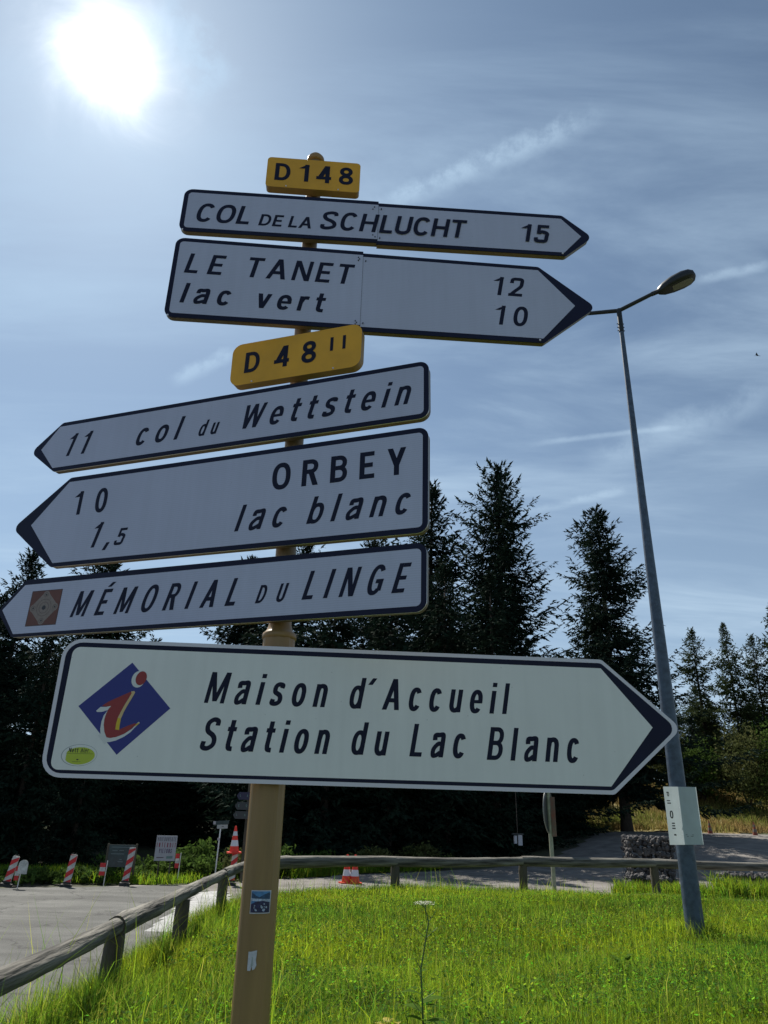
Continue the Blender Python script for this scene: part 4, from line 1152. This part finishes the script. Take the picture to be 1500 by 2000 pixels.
rock(9.60, 21.15, .07, .06, .05, 'pale pinkish rock, middle of the three on the gravel', M['rock_l'])
rock(9.88, 21.1, .14, .09, .06, 'largest dark rock, right of the three on the gravel', M['rock_d'])
mb = MB(); mb.tube([(0, 0, 0), (-.03, 0, .22), (-.05, 0, .38)], [.008, .007, .004], 6)
o = mb.build('stick', M['logp'], loc=(9.05, 21.0, H(9.05, 21))); tag(o, 'thin stick standing up in the gravel left of the rocks', 'stick')

# bird
b = MB()
b.add([(-.16, 0, 0), (0, .02, .03), (.14, 0, .02), (0, -.02, -.03), (.05, .03, .38), (-.08, .02, .10), (.10, -.03, .03), (-.30, -.02, -.02), (.36, .0, -.01), (-.1, .0, -.02)],
      [(0, 1, 3), (1, 2, 3), (0, 3, 2), (0, 2, 1), (5, 1, 4), (1, 2, 4), (5, 4, 0), (0, 7, 3), (9, 7, 0), (2, 8, 3), (2, 6, 8)])
o = b.build('bird', mat('bird_feathers', (.02, .02, .022), .8), loc=(31.37, 51.14, 38.3)); tag(o, 'small dark bird gliding high in the sky on the right', 'bird')

# ------------------------------------------------------------------ foliage
def foliage(name, c, c2, tr, tc_=None, attr='tint'):
    return mat(name, c, .9, color2=c2, vscale=.9, transl=tr, spec=.04, attr=attr, trans_col=tc_)


M['needles'] = foliage('spruce_needles', (.009, .019, .014), (.018, .031, .019), .12)
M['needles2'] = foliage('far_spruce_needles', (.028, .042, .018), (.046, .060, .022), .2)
M['bark'] = mat('spruce_bark', (.045, .033, .024), .95, var=.3, vscale=6, bump=.6, bscale=12)
M['shrub'] = foliage('shrub_leaves', (.06, .078, .025), (.10, .10, .038), .30)
M['shrub_g'] = foliage('green_shrub_leaves', (.045, .085, .018), (.08, .125, .025), .35)
M['weed'] = foliage('weed_leaves', (.04, .075, .018), (.07, .115, .024), .35)


def spruce_data(seed, Ht, Rm, levels, z0=.06, sparse=1.0, power=.85, twig=.52):
    g = np.random.default_rng(seed); V = []; T = []; C = []
    nv = 0
    zl = np.linspace(z0, .985, levels); ragged = g.uniform(.62, 1.2, levels)
    gap_a = g.uniform(0, 2 * np.pi, 3); gap_z = g.uniform(.2, .8, 3)
    lobes = g.uniform(0, 2 * np.pi, 4)
    for li, u in enumerate(zl):
        nb_ = int(g.integers(8, 12)) if u < .85 else 9
        for k in range(nb_):
            a = g.uniform(0, 2 * np.pi)
            env = (1 - u) ** power * (.92 + .0 * u) + .012
            env *= 1 + .22 * np.sin(a * 2 + lobes[0] + u * 7) + .15 * np.sin(a * 3 + lobes[1] - u * 13)
            Lb = Rm * env * g.uniform(.5, 1.12) * ragged[li]
            for ga, gz in zip(gap_a, gap_z):
                if abs(u - gz) < .07 and abs(math.remainder(a - ga, 2 * np.pi)) < .8: Lb *= .5
            if g.random() > sparse: continue
            z = u * Ht + g.uniform(-.15, .15)
            el = np.interp(u, [0, .35, .8, 1], [-.42, -.22, .22, .75]) + g.uniform(-.12, .12)
            ns_ = max(3, int(Lb / (.15 if twig < .8 else .26)))
            ts = (np.arange(ns_) + g.uniform(.2, .9, ns_)) / ns_
            ts = ts[ts > .12]
            dirx = np.array([np.cos(a), np.sin(a), 0.0]); side = np.array([-np.sin(a), np.cos(a), 0.0])
            def pos(t): return np.array([0, 0, z]) + dirx * Lb * t * np.cos(el) + np.array([0, 0, 1]) * (Lb * np.sin(el) * t + .20 * Lb * (t ** 3) - .05 * Lb * np.sin(np.pi * t))
            # woody spine
            p0, p1, p2 = pos(0), pos(.55), pos(1.0); wv = side * (.012 + .012 * Lb) ; up_ = np.array([0, 0, .02 + .008 * Lb])
            V += [p0 + wv, p0 - wv, p1, p0 + up_, p1 - wv * .4, p2]; T += [(nv, nv + 1, nv + 2), (nv + 3, nv + 1, nv + 2), (nv + 2, nv + 4, nv + 5)]; C += [[.7, .7, .7]] * 6; nv += 6
            for t in ts:
                pb = pos(t)
                tl = twig * (1 - .55 * t) * min(1, .35 + Lb * .4) * g.uniform(.7, 1.25)
                for sg_ in (1, -1):
                    fw = g.uniform(.45, .95)
                    dv = side * sg_ * np.cos(fw) * g.uniform(.7, 1) + dirx * np.sin(fw) + np.array([0, 0, g.uniform(-.75, .0)])
                    dv /= np.linalg.norm(dv)
                    br = g.uniform(.75, 1.3); br = [br, br * g.uniform(.95, 1.05), br]
                    nn_ = 4 if twig < .8 else 3
                    for q in range(nn_):
                        s_a = pb + dv * tl * (q / nn_) * .9
                        ln = tl * (.40 if q < nn_ - 1 else .45) * g.uniform(.8, 1.2)
                        jd = dv + g.normal(0, .38, 3) + np.array([0, 0, -.12]); jd /= np.linalg.norm(jd)
                        pe = np.cross(jd, g.normal(0, 1, 3)); pe /= (np.linalg.norm(pe) + 1e-6); pe *= ln * g.uniform(.20, .36)
                        V += [s_a + pe, s_a - pe, s_a + jd * ln]; T.append((nv, nv + 1, nv + 2)); C += [br] * 3; nv += 3
            # tip spray
            for q in range(4):
                pb = pos(1 - .05 * q); jd = dirx * np.cos(el + .3) + np.array([0, 0, np.sin(el + .35)]) + g.normal(0, .3, 3); jd /= np.linalg.norm(jd)
                pe = np.cross(jd, g.normal(0, 1, 3)); pe /= np.linalg.norm(pe); ln = .22; pe *= ln * .2
                V += [pb + pe, pb - pe, pb + jd * ln]; T.append((nv, nv + 1, nv + 2)); C += [[1, 1, 1]] * 3; nv += 3
    # leader
    for q in range(46):
        zq = Ht * (1 - .07 * (q / 46)); a = g.uniform(0, 6.28); el = 1.1 - q / 46 * .6
        jd = np.array([np.cos(a) * np.cos(el), np.sin(a) * np.cos(el), np.sin(el)]); pe = np.cross(jd, g.normal(0, 1, 3)); pe /= np.linalg.norm(pe); ln = .16 + .35 * q / 46; pe *= .035
        b0_ = np.array([0, 0, zq]); V += [b0_ + pe, b0_ - pe, b0_ + jd * ln]; T.append((nv, nv + 1, nv + 2)); C += [[1, 1, 1]] * 3; nv += 3
    return np.array(V), np.array(T), np.array(C)


spr = {}
for key, args in {'a': (11, 15, 3.9, 84, .03, 1.0, .60, .50), 'b': (12, 15, 4.3, 66, .11, .97, .68, .58), 'c': (13, 15, 4.0, 66, .03, 1.0, .68, .56), 'd': (14, 15, 3.7, 44, .02, 1.0, .64, .85), 'e': (15, 15, 4.0, 40, .02, 1.0, .62, .95)}.items():
    V, T, C_ = spruce_data(*args)
    me_o = np_mesh('crown_mesh_' + key, V, T, M['needles'], colors=C_)
    spr[key] = me_o.data; bpy.data.objects.remove(me_o)
tm = MB(); tm.tube([(0, 0, -.4), (0, 0, .5), (0.03, 0, 5), (0, 0.03, 10), (0, 0, 14.8)], [.27, .20, .14, .08, .015], 9)
to_ = tm.build('trunk', M['bark'], smooth=True); trunk_me = to_.data; bpy.data.objects.remove(to_)
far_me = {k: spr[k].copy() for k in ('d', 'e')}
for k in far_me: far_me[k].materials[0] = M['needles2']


def spruce(x, y, top, kind, label, group, rz=None, wide=1.0, farm=False, z=None):
    g = H(x, y) if z is None else z
    h = top - g; s = h / 15.0
    root = empty('spruce_tree', (x, y, g), random.uniform(0, 6.28) if rz is None else rz); tag(root, label, 'tree', group)
    for nm, me in (('trunk', trunk_me), ('crown', far_me.get(kind, spr[kind]) if farm else spr[kind])):
        o = bpy.data.objects.new(nm, me); o.parent = root; col.objects.link(o); o.scale = (s * wide, s * wide, s)
    return root


GR = 'dark spruces of the wood behind the road'
spruce(5.42, 31.5, 17.0, 'a', 'tallest dark spruce, with a thin leader, rising right of the Orbey sign', 'tall spruces against the sky', rz=.4, wide=1.22)
spruce(10.37, 32.4, 15.3, 'b', 'loose open spruce standing left of the street lamp', 'tall spruces against the sky', rz=2.1, wide=1.2)
spruce(2.35, 32.9, 16.6, 'c', 'spruce whose top shows just right of the Orbey sign edge', 'tall spruces against the sky', rz=1.0, wide=1.25)
spruce(-10.9, 21.4, 8.5, 'c', 'leftmost spruce with its top beside the Memorial sign point', 'spruces at the left edge', rz=0, wide=1.25)
spruce(-9.6, 24.2, 9.4, 'b', 'broad spruce showing between the Orbey and Memorial signs on the left', 'spruces at the left edge', rz=3, wide=1.5)
spruce(-12.6, 20.2, 7.6, 'a', 'lower spruce cut by the left edge of the photo', 'spruces at the left edge', rz=5, wide=1.2)
for i, (x, y, top, kd, wd) in enumerate([(-5.5, 29.5, 11.3, 'b', 1.3), (-3.2, 28.8, 11.9, 'c', 1.2), (-.4, 31.0, 12.9, 'a', 1.2), (-8.2, 26.2, 6.9, 'd', 1.3), (-7.0, 27.5, 6.6, 'e', 1.3)]):
    spruce(x, y, top, kd, 'dark spruce in the wood, its top only glimpsed between the boards', GR, wide=wd)
hz = [(-8.6, 18.9, 6.0, 'e', 1.1), (-10.2, 19.0, 6.4, 'd', 1.1), (-11.8, 18.8, 6.0, 'e', 1.1), (-7.4, 19.6, 5.4, 'd', 1.0), (-13.4, 18.6, 6, 'd', 1.1), (-1.6, 24.6, 9.6, 'd', 1.2), (.4, 25.2, 10.0, 'e', 1.15), (2.4, 26.4, 10.2, 'd', 1.2), (4.3, 27.6, 10.3, 'e', 1.2), (-3.4, 23.6, 8.4, 'e', 1.2)]  # spruces added for the shade they throw on the left verge and gravel
for i in range(26):   # lower trees that close the wood
    x = -19 + i * 1.25 + random.uniform(-.5, .5); y = 24.5 + .30 * (x + 16) + random.uniform(-1.5, 2.5)
    if y < 20: y = 20
    if x > 8.2: continue
    hz.append((x, y, random.uniform(4.2, 5.6) + .05 * (y - 20) + (2.2 if -3 < x < 6 else 0), random.choice('de'), 1.55))
for i in range(22):
    x = -22 + i * 1.7 + random.uniform(-.5, .5); y = 33 + .28 * (x + 16) + random.uniform(-2, 3)
    hz.append((x, y, random.uniform(6.2, 8.0) + (2.5 if -4 < x < 6 else 0) - (1.2 if x > 8 else 0), random.choice('de'), 1.4))
for i in range(12):
    x = -24 + i * 1.15 + random.uniform(-.4, .4); y = 19.3 + random.uniform(0, 2.4) + .06 * (x + 24)
    hz.append((x, y, random.uniform(4.4, 5.6), random.choice('de'), 1.6))
for i in range(20):
    x = -24 + i * 2.2; hz.append((x, 44 + random.uniform(-2, 3), random.uniform(6.5, 8.5) - (0 if x < 6 else 1.5), random.choice('de'), 1.4))
for x, y, top, kd, wd in hz:
    spruce(x, y, top, kd, 'dark spruce among the dense trees of the shaded wood', GR, wide=wd)
FG = 'distant spruces above the meadow'
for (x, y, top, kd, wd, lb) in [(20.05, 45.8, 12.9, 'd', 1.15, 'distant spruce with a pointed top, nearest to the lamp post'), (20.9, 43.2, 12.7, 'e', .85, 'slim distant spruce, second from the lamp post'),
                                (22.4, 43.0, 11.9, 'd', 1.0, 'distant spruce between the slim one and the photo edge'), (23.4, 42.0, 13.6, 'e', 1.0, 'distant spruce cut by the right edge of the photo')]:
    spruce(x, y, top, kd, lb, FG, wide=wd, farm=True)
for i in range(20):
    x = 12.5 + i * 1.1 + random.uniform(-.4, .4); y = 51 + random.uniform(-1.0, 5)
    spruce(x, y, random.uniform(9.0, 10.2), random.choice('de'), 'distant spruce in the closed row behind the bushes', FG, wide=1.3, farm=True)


def leaf_cloud(g, n, c, r, size, flat_=0.0, clump=14):
    """n leaf faces in clumps spread over an ellipsoid"""
    cc = g.normal(0, 1, (clump, 3)); cc /= np.linalg.norm(cc, axis=1)[:, None]; cc *= g.uniform(.25, 1.0, (clump, 1)); cc[:, 2] = np.abs(cc[:, 2]) * 1.1 - .1
    ci = g.integers(0, clump, n); P = cc[ci] + g.normal(0, .17, (n, 3)); P = P * np.array(r) + np.array(c)
    d1 = g.normal(0, 1, (n, 3)); d1 /= np.linalg.norm(d1, axis=1)[:, None]
    d2 = np.cross(d1, g.normal(0, 1, (n, 3))); d2 /= np.linalg.norm(d2, axis=1)[:, None]
    s = size * g.uniform(.6, 1.4, (n, 1)); V = np.stack([P - d1 * s, P + d2 * s * .45, P + d1 * s, P - d2 * s * .45], 1).reshape(-1, 3)
    F = np.arange(4 * n).reshape(n, 4); tint = np.repeat((g.uniform(.7, 1.35, clump)[ci] * g.uniform(.8, 1.2, n))[:, None], 4, 0)
    return V, F, tint * np.array([[1.0, 1.0, 1.0]])


def bush(x, y, r, n, size, m, label, group, seed, name='bush', clump=16):
    g = np.random.default_rng(seed); z = H(x, y)
    root = empty(name, (x, y, z)); tag(root, label, 'bush', group)
    V, F, C = leaf_cloud(g, n, (0, 0, r[2] * .55), r, size, clump=clump)
    V[:, 2] = np.maximum(V[:, 2], .02)
    np_mesh('foliage', V, F, m, root, colors=C, quads=True)
    mb = MB()
    for k in range(7):
        a = g.uniform(0, 6.28); q = g.uniform(.3, .8)
        mb.tube([(0, 0, 0), (math.cos(a) * r[0] * q * .5, math.sin(a) * r[1] * q * .5, r[2] * .6), (math.cos(a) * r[0] * q, math.sin(a) * r[1] * q, r[2] * 1.1)], [.03, .02, .006], 5)
    mb.build('stems', M['bark'], root)
    return root


BG = 'bushes at the foot of the distant trees'
for i, (x, y, r, m, lb) in enumerate([(19.0, 39.5, (1.7, 1.5, 2.5), 'shrub', 'tall olive bush with fine twigs above the dry meadow'), (20.9, 39.0, (1.6, 1.4, 2.9), 'shrub_g', 'yellow-green leafy bush by the right edge'),
                                      (17.2, 40.6, (1.4, 1.3, 2.1), 'shrub_g', 'green bush behind the lamp post above the meadow'), (15.7, 41.5, (1.5, 1.3, 2.3), 'shrub', 'dark bush left of the lamp post above the meadow'), (22.8, 39.5, (1.5, 1.4, 2.7), 'shrub', 'olive bush cut by the right edge of the photo')]):
    bush(x, y, r, 5200, .085, M[m], lb, BG, 40 + i, clump=40)
BW = 'low bushes along the edge of the wood'
k = 0
BL = ['low leafy bush just right of the white notice board', 'low bush under the white notice board', 'bush at the foot of the cone-topped delineator', 'low bush behind the tan post', 'low bush behind the dark information board', 'low bush showing between the tan post and the two red cones', 'low dark bush just left of the two red cones', 'low dark bush right of the two red cones at the edge of the wood', 'taller bush behind the small twin-plate sign']
for (x, y, rr_, h_, m) in [(-3.6, 17.0, .55, .32, 'shrub_g'), (-4.4, 16.9, .5, .34, 'shrub_g'), (-2.9, 17.6, .6, .42, 'shrub'), (-2.2, 18.6, .7, .35, 'shrub_g'), (-5.3, 16.9, .6, .28, 'weed'), (-1.4, 19.9, .7, .3, 'weed'), (-.2, 21.6, .8, .35, 'shrub'), (1.6, 23.2, .9, .4, 'shrub'), (-3.9, 17.8, .6, .45, 'shrub_g')]:
    bush(x, y, (rr_, .5, h_), 1500, .05, M[m], BL[k], BW, 70 + k); k += 1

# verge plants and far grasses as one mass each
def blades(n, P, hgt, wid, col_, seed, lean=.48, curve=.5):
    g = np.random.default_rng(seed)
    a = g.uniform(0, 2 * np.pi, n); la = g.normal(0, lean, n); az = g.uniform(0, 2 * np.pi, n)
    bx = np.stack([np.cos(a), np.sin(a), np.zeros(n)], 1)
    ld = np.stack([np.cos(az), np.sin(az), np.zeros(n)], 1) * np.abs(la)[:, None]
    h = hgt[:, None]; w = wid[:, None]; up = np.array([[0, 0, 1.0]])
    mid = P + up * h * .55 + ld * h * .30; tip = P + up * h * (1 - curve * np.abs(la)[:, None] * .5) + ld * h * (.9 + .3)
    V = np.stack([P - bx * w, P + bx * w, mid + bx * w * .8, mid - bx * w * .8, tip], 1).reshape(-1, 3)
    i = np.arange(n)[:, None] * 5
    T = np.concatenate([i + np.array([[0, 1, 2]]), i + np.array([[0, 2, 3]]), i + np.array([[3, 2, 4]])], 0)
    C = np.repeat(col_, 5, 0)
    return V, T, C


M['grass'] = mat('grass_blades', (.128, .208, .028), .7, transl=.62, spec=.10, attr='tint', trans_col=(1.55, 1.45, .75))
M['clover'] = mat('turf_leaves', (.12, .205, .03), .8, transl=.58, spec=.03, attr='tint', trans_col=(1.4, 1.5, .6))
g = np.random.default_rng(77)


def patchy(x, y): return .5 + .5 * noisef(x, y, 1.7, 4.0)


parts = []
# visible wedge, denser near the camera
nb_ = 360000
brg = g.uniform(R(-36), R(40), nb_); dist = 3.2 + (15.0 - 3.2) * g.random(nb_) ** 1.15
x = np.sin(brg) * dist; y = np.cos(brg) * dist
D_ = sdist(isl_poly, x, y) + noisef(x, y, 2.2, 1.3) * .10
kp = D_ > -.10; x, y, dist, D_ = x[kp], y[kp], dist[kp], D_[kp]
clump_n = noisef(x, y, 3.3, 7.7) * .5 + noisef(x, y, 9.0, 2.2) * .3
hg = (.092 + .105 * clump_n + .05 * g.random(len(x))).clip(.04) * np.where(g.random(len(x)) < .02, 2.3, 1.0)
# taller uncut fringe under the rails and round posts
fr = np.exp(-((x + 1.72) / .28) ** 2) + ss((D_ * -1 + .75) / .6) * (y > 10)
for px_, py_ in ((.36, 13.56), (2.79, 15.02), (LX, LY), (-1.64, 5.33), (-1.72, 7.47), (-1.86, 10.05), (PX0, 3.0)): fr = fr + .9 * np.exp(-((x - px_) ** 2 + (y - py_) ** 2) / .18)
hg = hg * (1 + .95 * np.clip(fr, 0, 1)) * (1 + .25 * ss((6 - dist) / 2))
wd = .0012 + .0011 * g.random(len(x)) + .00016 * np.maximum(dist - 5, 0)
base = np.stack([x, y, isl_h(x, y, D_) - .01], 1)
yl = np.clip(.45 + .6 * noisef(x, y, 1.3, 9.1) + g.normal(0, .30, len(x)), 0, 1)
dk = np.clip(.88 + .28 * noisef(x, y, .8, 3.1) + .34 * noisef(x, y, 4.3, 1.9) + g.normal(0, .40, len(x)), .18, 2.1)
tint = np.stack([(.55 + .95 * yl) * dk, (.80 + .42 * yl) * dk, (.95 - .2 * yl) * dk], 1)
dry = g.random(len(x)) < .09 * (.3 + 1.4 * patchy(x + 3, y))
tint[dry] = np.array([2.3, 1.55, 3.4]) * g.uniform(.6, 1, (dry.sum(), 1))
V, T, C = blades(len(x), base, hg, wd, tint, 3)
o = np_mesh('grass', V, T, M['grass'], colors=C); tag(o, 'bright green uncut grass covering the mound round the signs', 'grass', kind='stuff')
# rest of the island, outside the picture
n2 = 26000
x = g.uniform(-2.1, 15, n2); y = g.uniform(-5.8, 15, n2); D_ = sdist(isl_poly, x, y)
bb = np.abs(np.arctan2(x, y)); kp = (D_ > -.05) & ((bb > R(36)) | (np.hypot(x, y) < 3.2)); x, y, D_ = x[kp], y[kp], D_[kp]
V, T, C = blades(len(x), np.stack([x, y, isl_h(x, y, D_)], 1), g.uniform(.1, .2, len(x)), g.uniform(.004, .008, len(x)), np.tile([[1.0, 1.0, .9]], (len(x), 1)) * g.uniform(.7, 1.3, (len(x), 1)), 5)
tag(np_mesh('grass', V, T, M['grass'], colors=C), 'sparser grass on the mound beside and behind the viewer', 'grass', kind='stuff')
# small broad leaves in the turf
n3 = 170000
brg = g.uniform(R(-34), R(38), n3); dist = 3.3 + 10.5 * g.random(n3) ** 1.1; x = np.sin(brg) * dist; y = np.cos(brg) * dist
D_ = sdist(isl_poly, x, y); pt = noisef(x, y, 1.9, 5.5) + .5 * noisef(x, y, 5, 1.1); kp = (D_ > .1) & (pt + g.normal(0, .5, n3) > .05); x, y, D_ = x[kp], y[kp], D_[kp]; n3 = len(x)
P = np.stack([x, y, isl_h(x, y, D_) + g.uniform(.03, .15, n3)], 1)
a = g.uniform(0, 6.28, n3); d1 = np.stack([np.cos(a), np.sin(a), g.uniform(-.1, .9, n3)], 1); d1 /= np.linalg.norm(d1, axis=1)[:, None]
d2 = np.stack([-np.sin(a), np.cos(a), g.normal(0, .3, n3)], 1); s = g.uniform(.008, .024, (n3, 1))
V = np.stack([P, P + d1 * s * .6 + d2 * s * .42, P + d1 * s * 1.5, P + d1 * s * .6 - d2 * s * .42], 1).reshape(-1, 3)
tn = np.repeat(np.stack([g.uniform(.5, 1.4, n3), g.uniform(.8, 1.2, n3), g.uniform(.8, 1.4, n3)], 1) * g.uniform(.35, 1.35, (n3, 1)), 4, 0)
tag(np_mesh('weeds', V, np.arange(4 * n3).reshape(-1, 4), M['clover'], colors=tn, quads=True), 'small broad leaves scattered through the turf', 'weeds', kind='stuff')

# taller grass beyond the island: verge by the gabions, strip at the edge of the wood
seg = []
for (xa, xb, ya, yb, n_, hh_) in [(7.0, 11.5, 16.2, 16.95, 5200, .42), (4.9, 6.9, 16.1, 16.75, 2200, .26), (-8.5, -3.0, 15.6, 17.6, 9000, .22), (-16, -8.0, 14.2, 17.5, 6000, .2), (-3.0, 2.0, 18.6, 22.5, 9000, .25), (-1.9, -.4, 18.2, 19.6, 2500, .35)]:
    x = g.uniform(xa, xb, n_); y = g.uniform(ya, yb, n_)
    if xa == -3.0: y = 20.9 + (x + .2) * 1.15 + g.uniform(-.2, 1.4, n_)
    D_ = sdist(gravel_poly, x, y)
    kp = (D_ < .12) | (x > 4.5); x, y = x[kp], y[kp]; m_ = len(x)
    seg.append(blades(m_, np.stack([x, y, gh(x, y)], 1), hh_ * g.uniform(.4, 1.25, m_) * (.7 + .5 * patchy(x, y)), g.uniform(.005, .010, m_), np.stack([g.uniform(.7, 1.3, m_), g.uniform(.8, 1.2, m_), g.uniform(.7, 1.2, m_)], 1), int(n_)))
off = 0; Vs, Ts, Cs = [], [], []
for V, T, C in seg: Vs.append(V); Ts.append(T + off); Cs.append(C); off += len(V)
tag(np_mesh('verge_grass', np.concatenate(Vs), np.concatenate(Ts), M['grass'], colors=np.concatenate(Cs)), 'rough grass along the gabions and the edge of the wood', 'grass', kind='stuff')
# weeds at the verge on the left
Vs, Fs, Cs = [], [], []; off = 0
for k in range(150):
    xx = g.uniform(-9.5, -2.4); yy = np.interp(xx, [-9.5, -6.4, -5, -3.6, -2.4], [14.5, 14.8, 15.7, 16.8, 18.0]) + g.uniform(0, 1.5)
    V, F, C = leaf_cloud(g, 110, (xx, yy, H(xx, yy) + .06), (.22, .22, .16), .045, clump=5); Vs.append(V); Fs.append(F + off); Cs.append(C); off += len(V)
for k in range(26):
    xx = g.uniform(7.2, 10.5); yy = g.uniform(16.2, 16.9)
    V, F, C = leaf_cloud(g, 90, (xx, yy, H(xx, yy) + .06), (.2, .2, .16), .04, clump=5); Vs.append(V); Fs.append(F + off); Cs.append(C); off += len(V)
tag(np_mesh('ground_cover', np.concatenate(Vs), np.concatenate(Fs), M['weed'], colors=np.concatenate(Cs), quads=True), 'leafy weeds along the verge in front of the wood', 'weeds', kind='stuff')
# meadow grass
n4 = 60000
x = g.uniform(8, 34, n4); y = g.uniform(32, 50, n4); D_ = sdist(mead_poly, x, y) + noisef(x, y, 2, 1.3) * .4; kp = D_ > 0; x, y = x[kp], y[kp]; n4 = len(x)
gr = np.clip(.22 + .8 * noisef(x, y, .55, 6.6) + g.normal(0, .15, n4), 0, 1)[:, None]
tm_ = (1 - gr) * np.array([[2.3, 1.05, 3.0]]) * .85 + gr * np.array([[1.0, .95, 1.2]])
M['mead_blades'] = mat('meadow_blades', (.13, .20, .028), .8, transl=.5, spec=.05, attr='tint')
V, T, C = blades(n4, np.stack([x, y, gh(x, y) + .02], 1), g.uniform(.15, .5, n4) * (.6 + .6 * patchy(x, y)), g.uniform(.012, .025, n4), tm_ * g.uniform(.7, 1.2, (n4, 1)), 9)
tag(np_mesh('meadow_grass', V, T, M['mead_blades'], colors=C), 'dry brown and green meadow grass on the slope', 'grass', kind='stuff')

# ------------------------------------------------------------------ flowering plants in the foreground
M['stem'] = mat('plant_stem', (.07, .13, .035), .7, transl=.1)
M['petal'] = mat('white_petals', (.60, .60, .52), .7, transl=.4)
um = empty('umbel_plant', (.235, 3.50, 0)); tag(um, 'tall thin plant with a flat white flower head in front of the grass', 'plant')
mb = MB(); st_pts = [(0, 0, -.05), (-.015, 0, .25), (-.028, -.004, .49), (.003, -.006, .66), (-.012, -.004, .715)]
mb.tube(st_pts, [.0045, .004, .0032, .0026, .002], 8)
for k in range(13):
    a = 2 * math.pi * k / 13 + random.uniform(-.2, .2); rr = random.uniform(.012, .036)
    mb.tube([(-.012, -.004, .713), (-.015 + rr * math.cos(a), -.004 + rr * math.sin(a), .733 + random.uniform(-.003, .004))], .0008, 4)
for (z, dx, dz) in [(.60, .05, .04), (.60, -.05, .035), (.66, .03, .04), (.46, -.035, .03), (.38, .05, .03), (.33, -.05, .05), (.49, -.03, .04)]:
    mb.tube([(np.interp(z, [.25, .49, .66], [-.015, -.028, .003]), -.005, z), (np.interp(z, [.25, .49, .66], [-.015, -.028, .003]) + dx, random.uniform(-.03, .03), z + dz)], .0014, 5)
mb.build('stem', M['stem'], um)
mb = MB()
for k in range(190):
    a = random.uniform(0, 6.28); rr = .044 * math.sqrt(random.random()); c = Vector((-.015 + rr * math.cos(a), -.004 + rr * math.sin(a) * .8, .734 + random.uniform(-.004, .007) - rr * .12))
    s = random.uniform(.0018, .0036); t_ = random.uniform(0, 3)
    mb.add([c + Vector((s * math.cos(t_ + q * 1.57), s * math.sin(t_ + q * 1.57), random.uniform(-.001, .001))) for q in range(4)], [(0, 1, 2, 3)])
mb.build('flower_head', M['petal'], um)
def leaf(mb, base, d, L_, w, n=5, droop=.4):
    base = Vector(base); d = Vector(d).normalized(); side = d.cross(Vector((0, 0, 1))).normalized(); vs = []
    for i in range(n + 1):
        t_ = i / n; c = base + d * L_ * t_ + Vector((0, 0, -droop * L_ * t_ * t_)); ww = w * math.sin(math.pi * min(.97, .08 + .9 * t_)) * (1 + .18 * (i % 2))
        vs += [c + side * ww, c + Vector((0, 0, -.15 * ww)), c - side * ww]
    mb.add(vs, [(3 * i + j, 3 * i + j + 1, 3 * i + j + 4, 3 * i + j + 3) for i in range(n) for j in (0, 1)])
M['plantleaf'] = mat('plant_leaf', (.09, .16, .025), .85, spec=.03, transl=.5, var=.2, vscale=30, trans_col=(1.5, 1.4, .8))
mb = MB()
for z, a, L_, w in [(.34, 2.5, .12, .026), (.37, .4, .13, .028), (.31, 5.2, .13, .03), (.40, 3.3, .10, .022), (.28, 3.6, .14, .03), (.30, .0, .12, .03), (.28, .2, .10, .020), (.31, 2.9, .09, .02), (.36, -.6, .08, .018), (.42, 3.6, .06, .014), (.48, .5, .045, .010), (.22, 1.4, .12, .024), (.20, 4.0, .12, .024), (.62, .1, .04, .008), (.61, 3.2, .04, .008)]:
    leaf(mb, (float(np.interp(z, [.25, .49, .66], [-.015, -.028, .003])), -.004, z), (math.cos(a), math.sin(a), .55), L_, w)
mb.build('leaves', M['plantleaf'], um)
M['yellow_leaf'] = mat('yellowing_leaf', (.55, .45, .04), .6, transl=.45, var=.2, vscale=40)
yp = empty('yellowing_plant', (.10, 4.28, 0)); tag(yp, 'clump of broad yellowing leaves low in the grass at the bottom edge', 'plant')
for mm, nn_ in (('yellow_leaf', 13), ('plantleaf', 12)):
    mb = MB()
    for k in range(nn_):
        a = random.uniform(0, 6.28); leaf(mb, (random.uniform(-.10, .10), random.uniform(-.04, .06), random.uniform(.05, .14)), (math.cos(a), math.sin(a), .7), random.uniform(.06, .11), random.uniform(.018, .03), droop=.5)
    mb.build('leaves', M[mm], yp)
for k, (x, y, sc_, lb) in enumerate([(.95, 5.2, 1.0, 'leafy broad-leaved weed in the grass right of the umbel plant'), (-.05, 5.6, .8, 'leafy weed in the grass just right of the tan post'), (1.9, 6.4, 1.0, 'leafy weed in the grass halfway to the lamp post'), (2.9, 5.0, 1.1, 'leafy weed near the lower right corner'), (1.5, 4.6, .8, 'leafy weed at the bottom of the photo right of centre')]):
    w = empty('leafy_weed', (x, y, float(isl_h(np.array([x]), np.array([y]))[0]))); tag(w, lb, 'plant', 'leafy weeds in the grass'); mb = MB()
    for q in range(16):
        a = random.uniform(0, 6.28); leaf(mb, (random.uniform(-.05, .05) * sc_, random.uniform(-.05, .05) * sc_, random.uniform(.03, .17) * sc_), (math.cos(a), math.sin(a), .8), random.uniform(.05, .10) * sc_, random.uniform(.012, .024) * sc_)
    mb.build('leaves', M['plantleaf'], w)
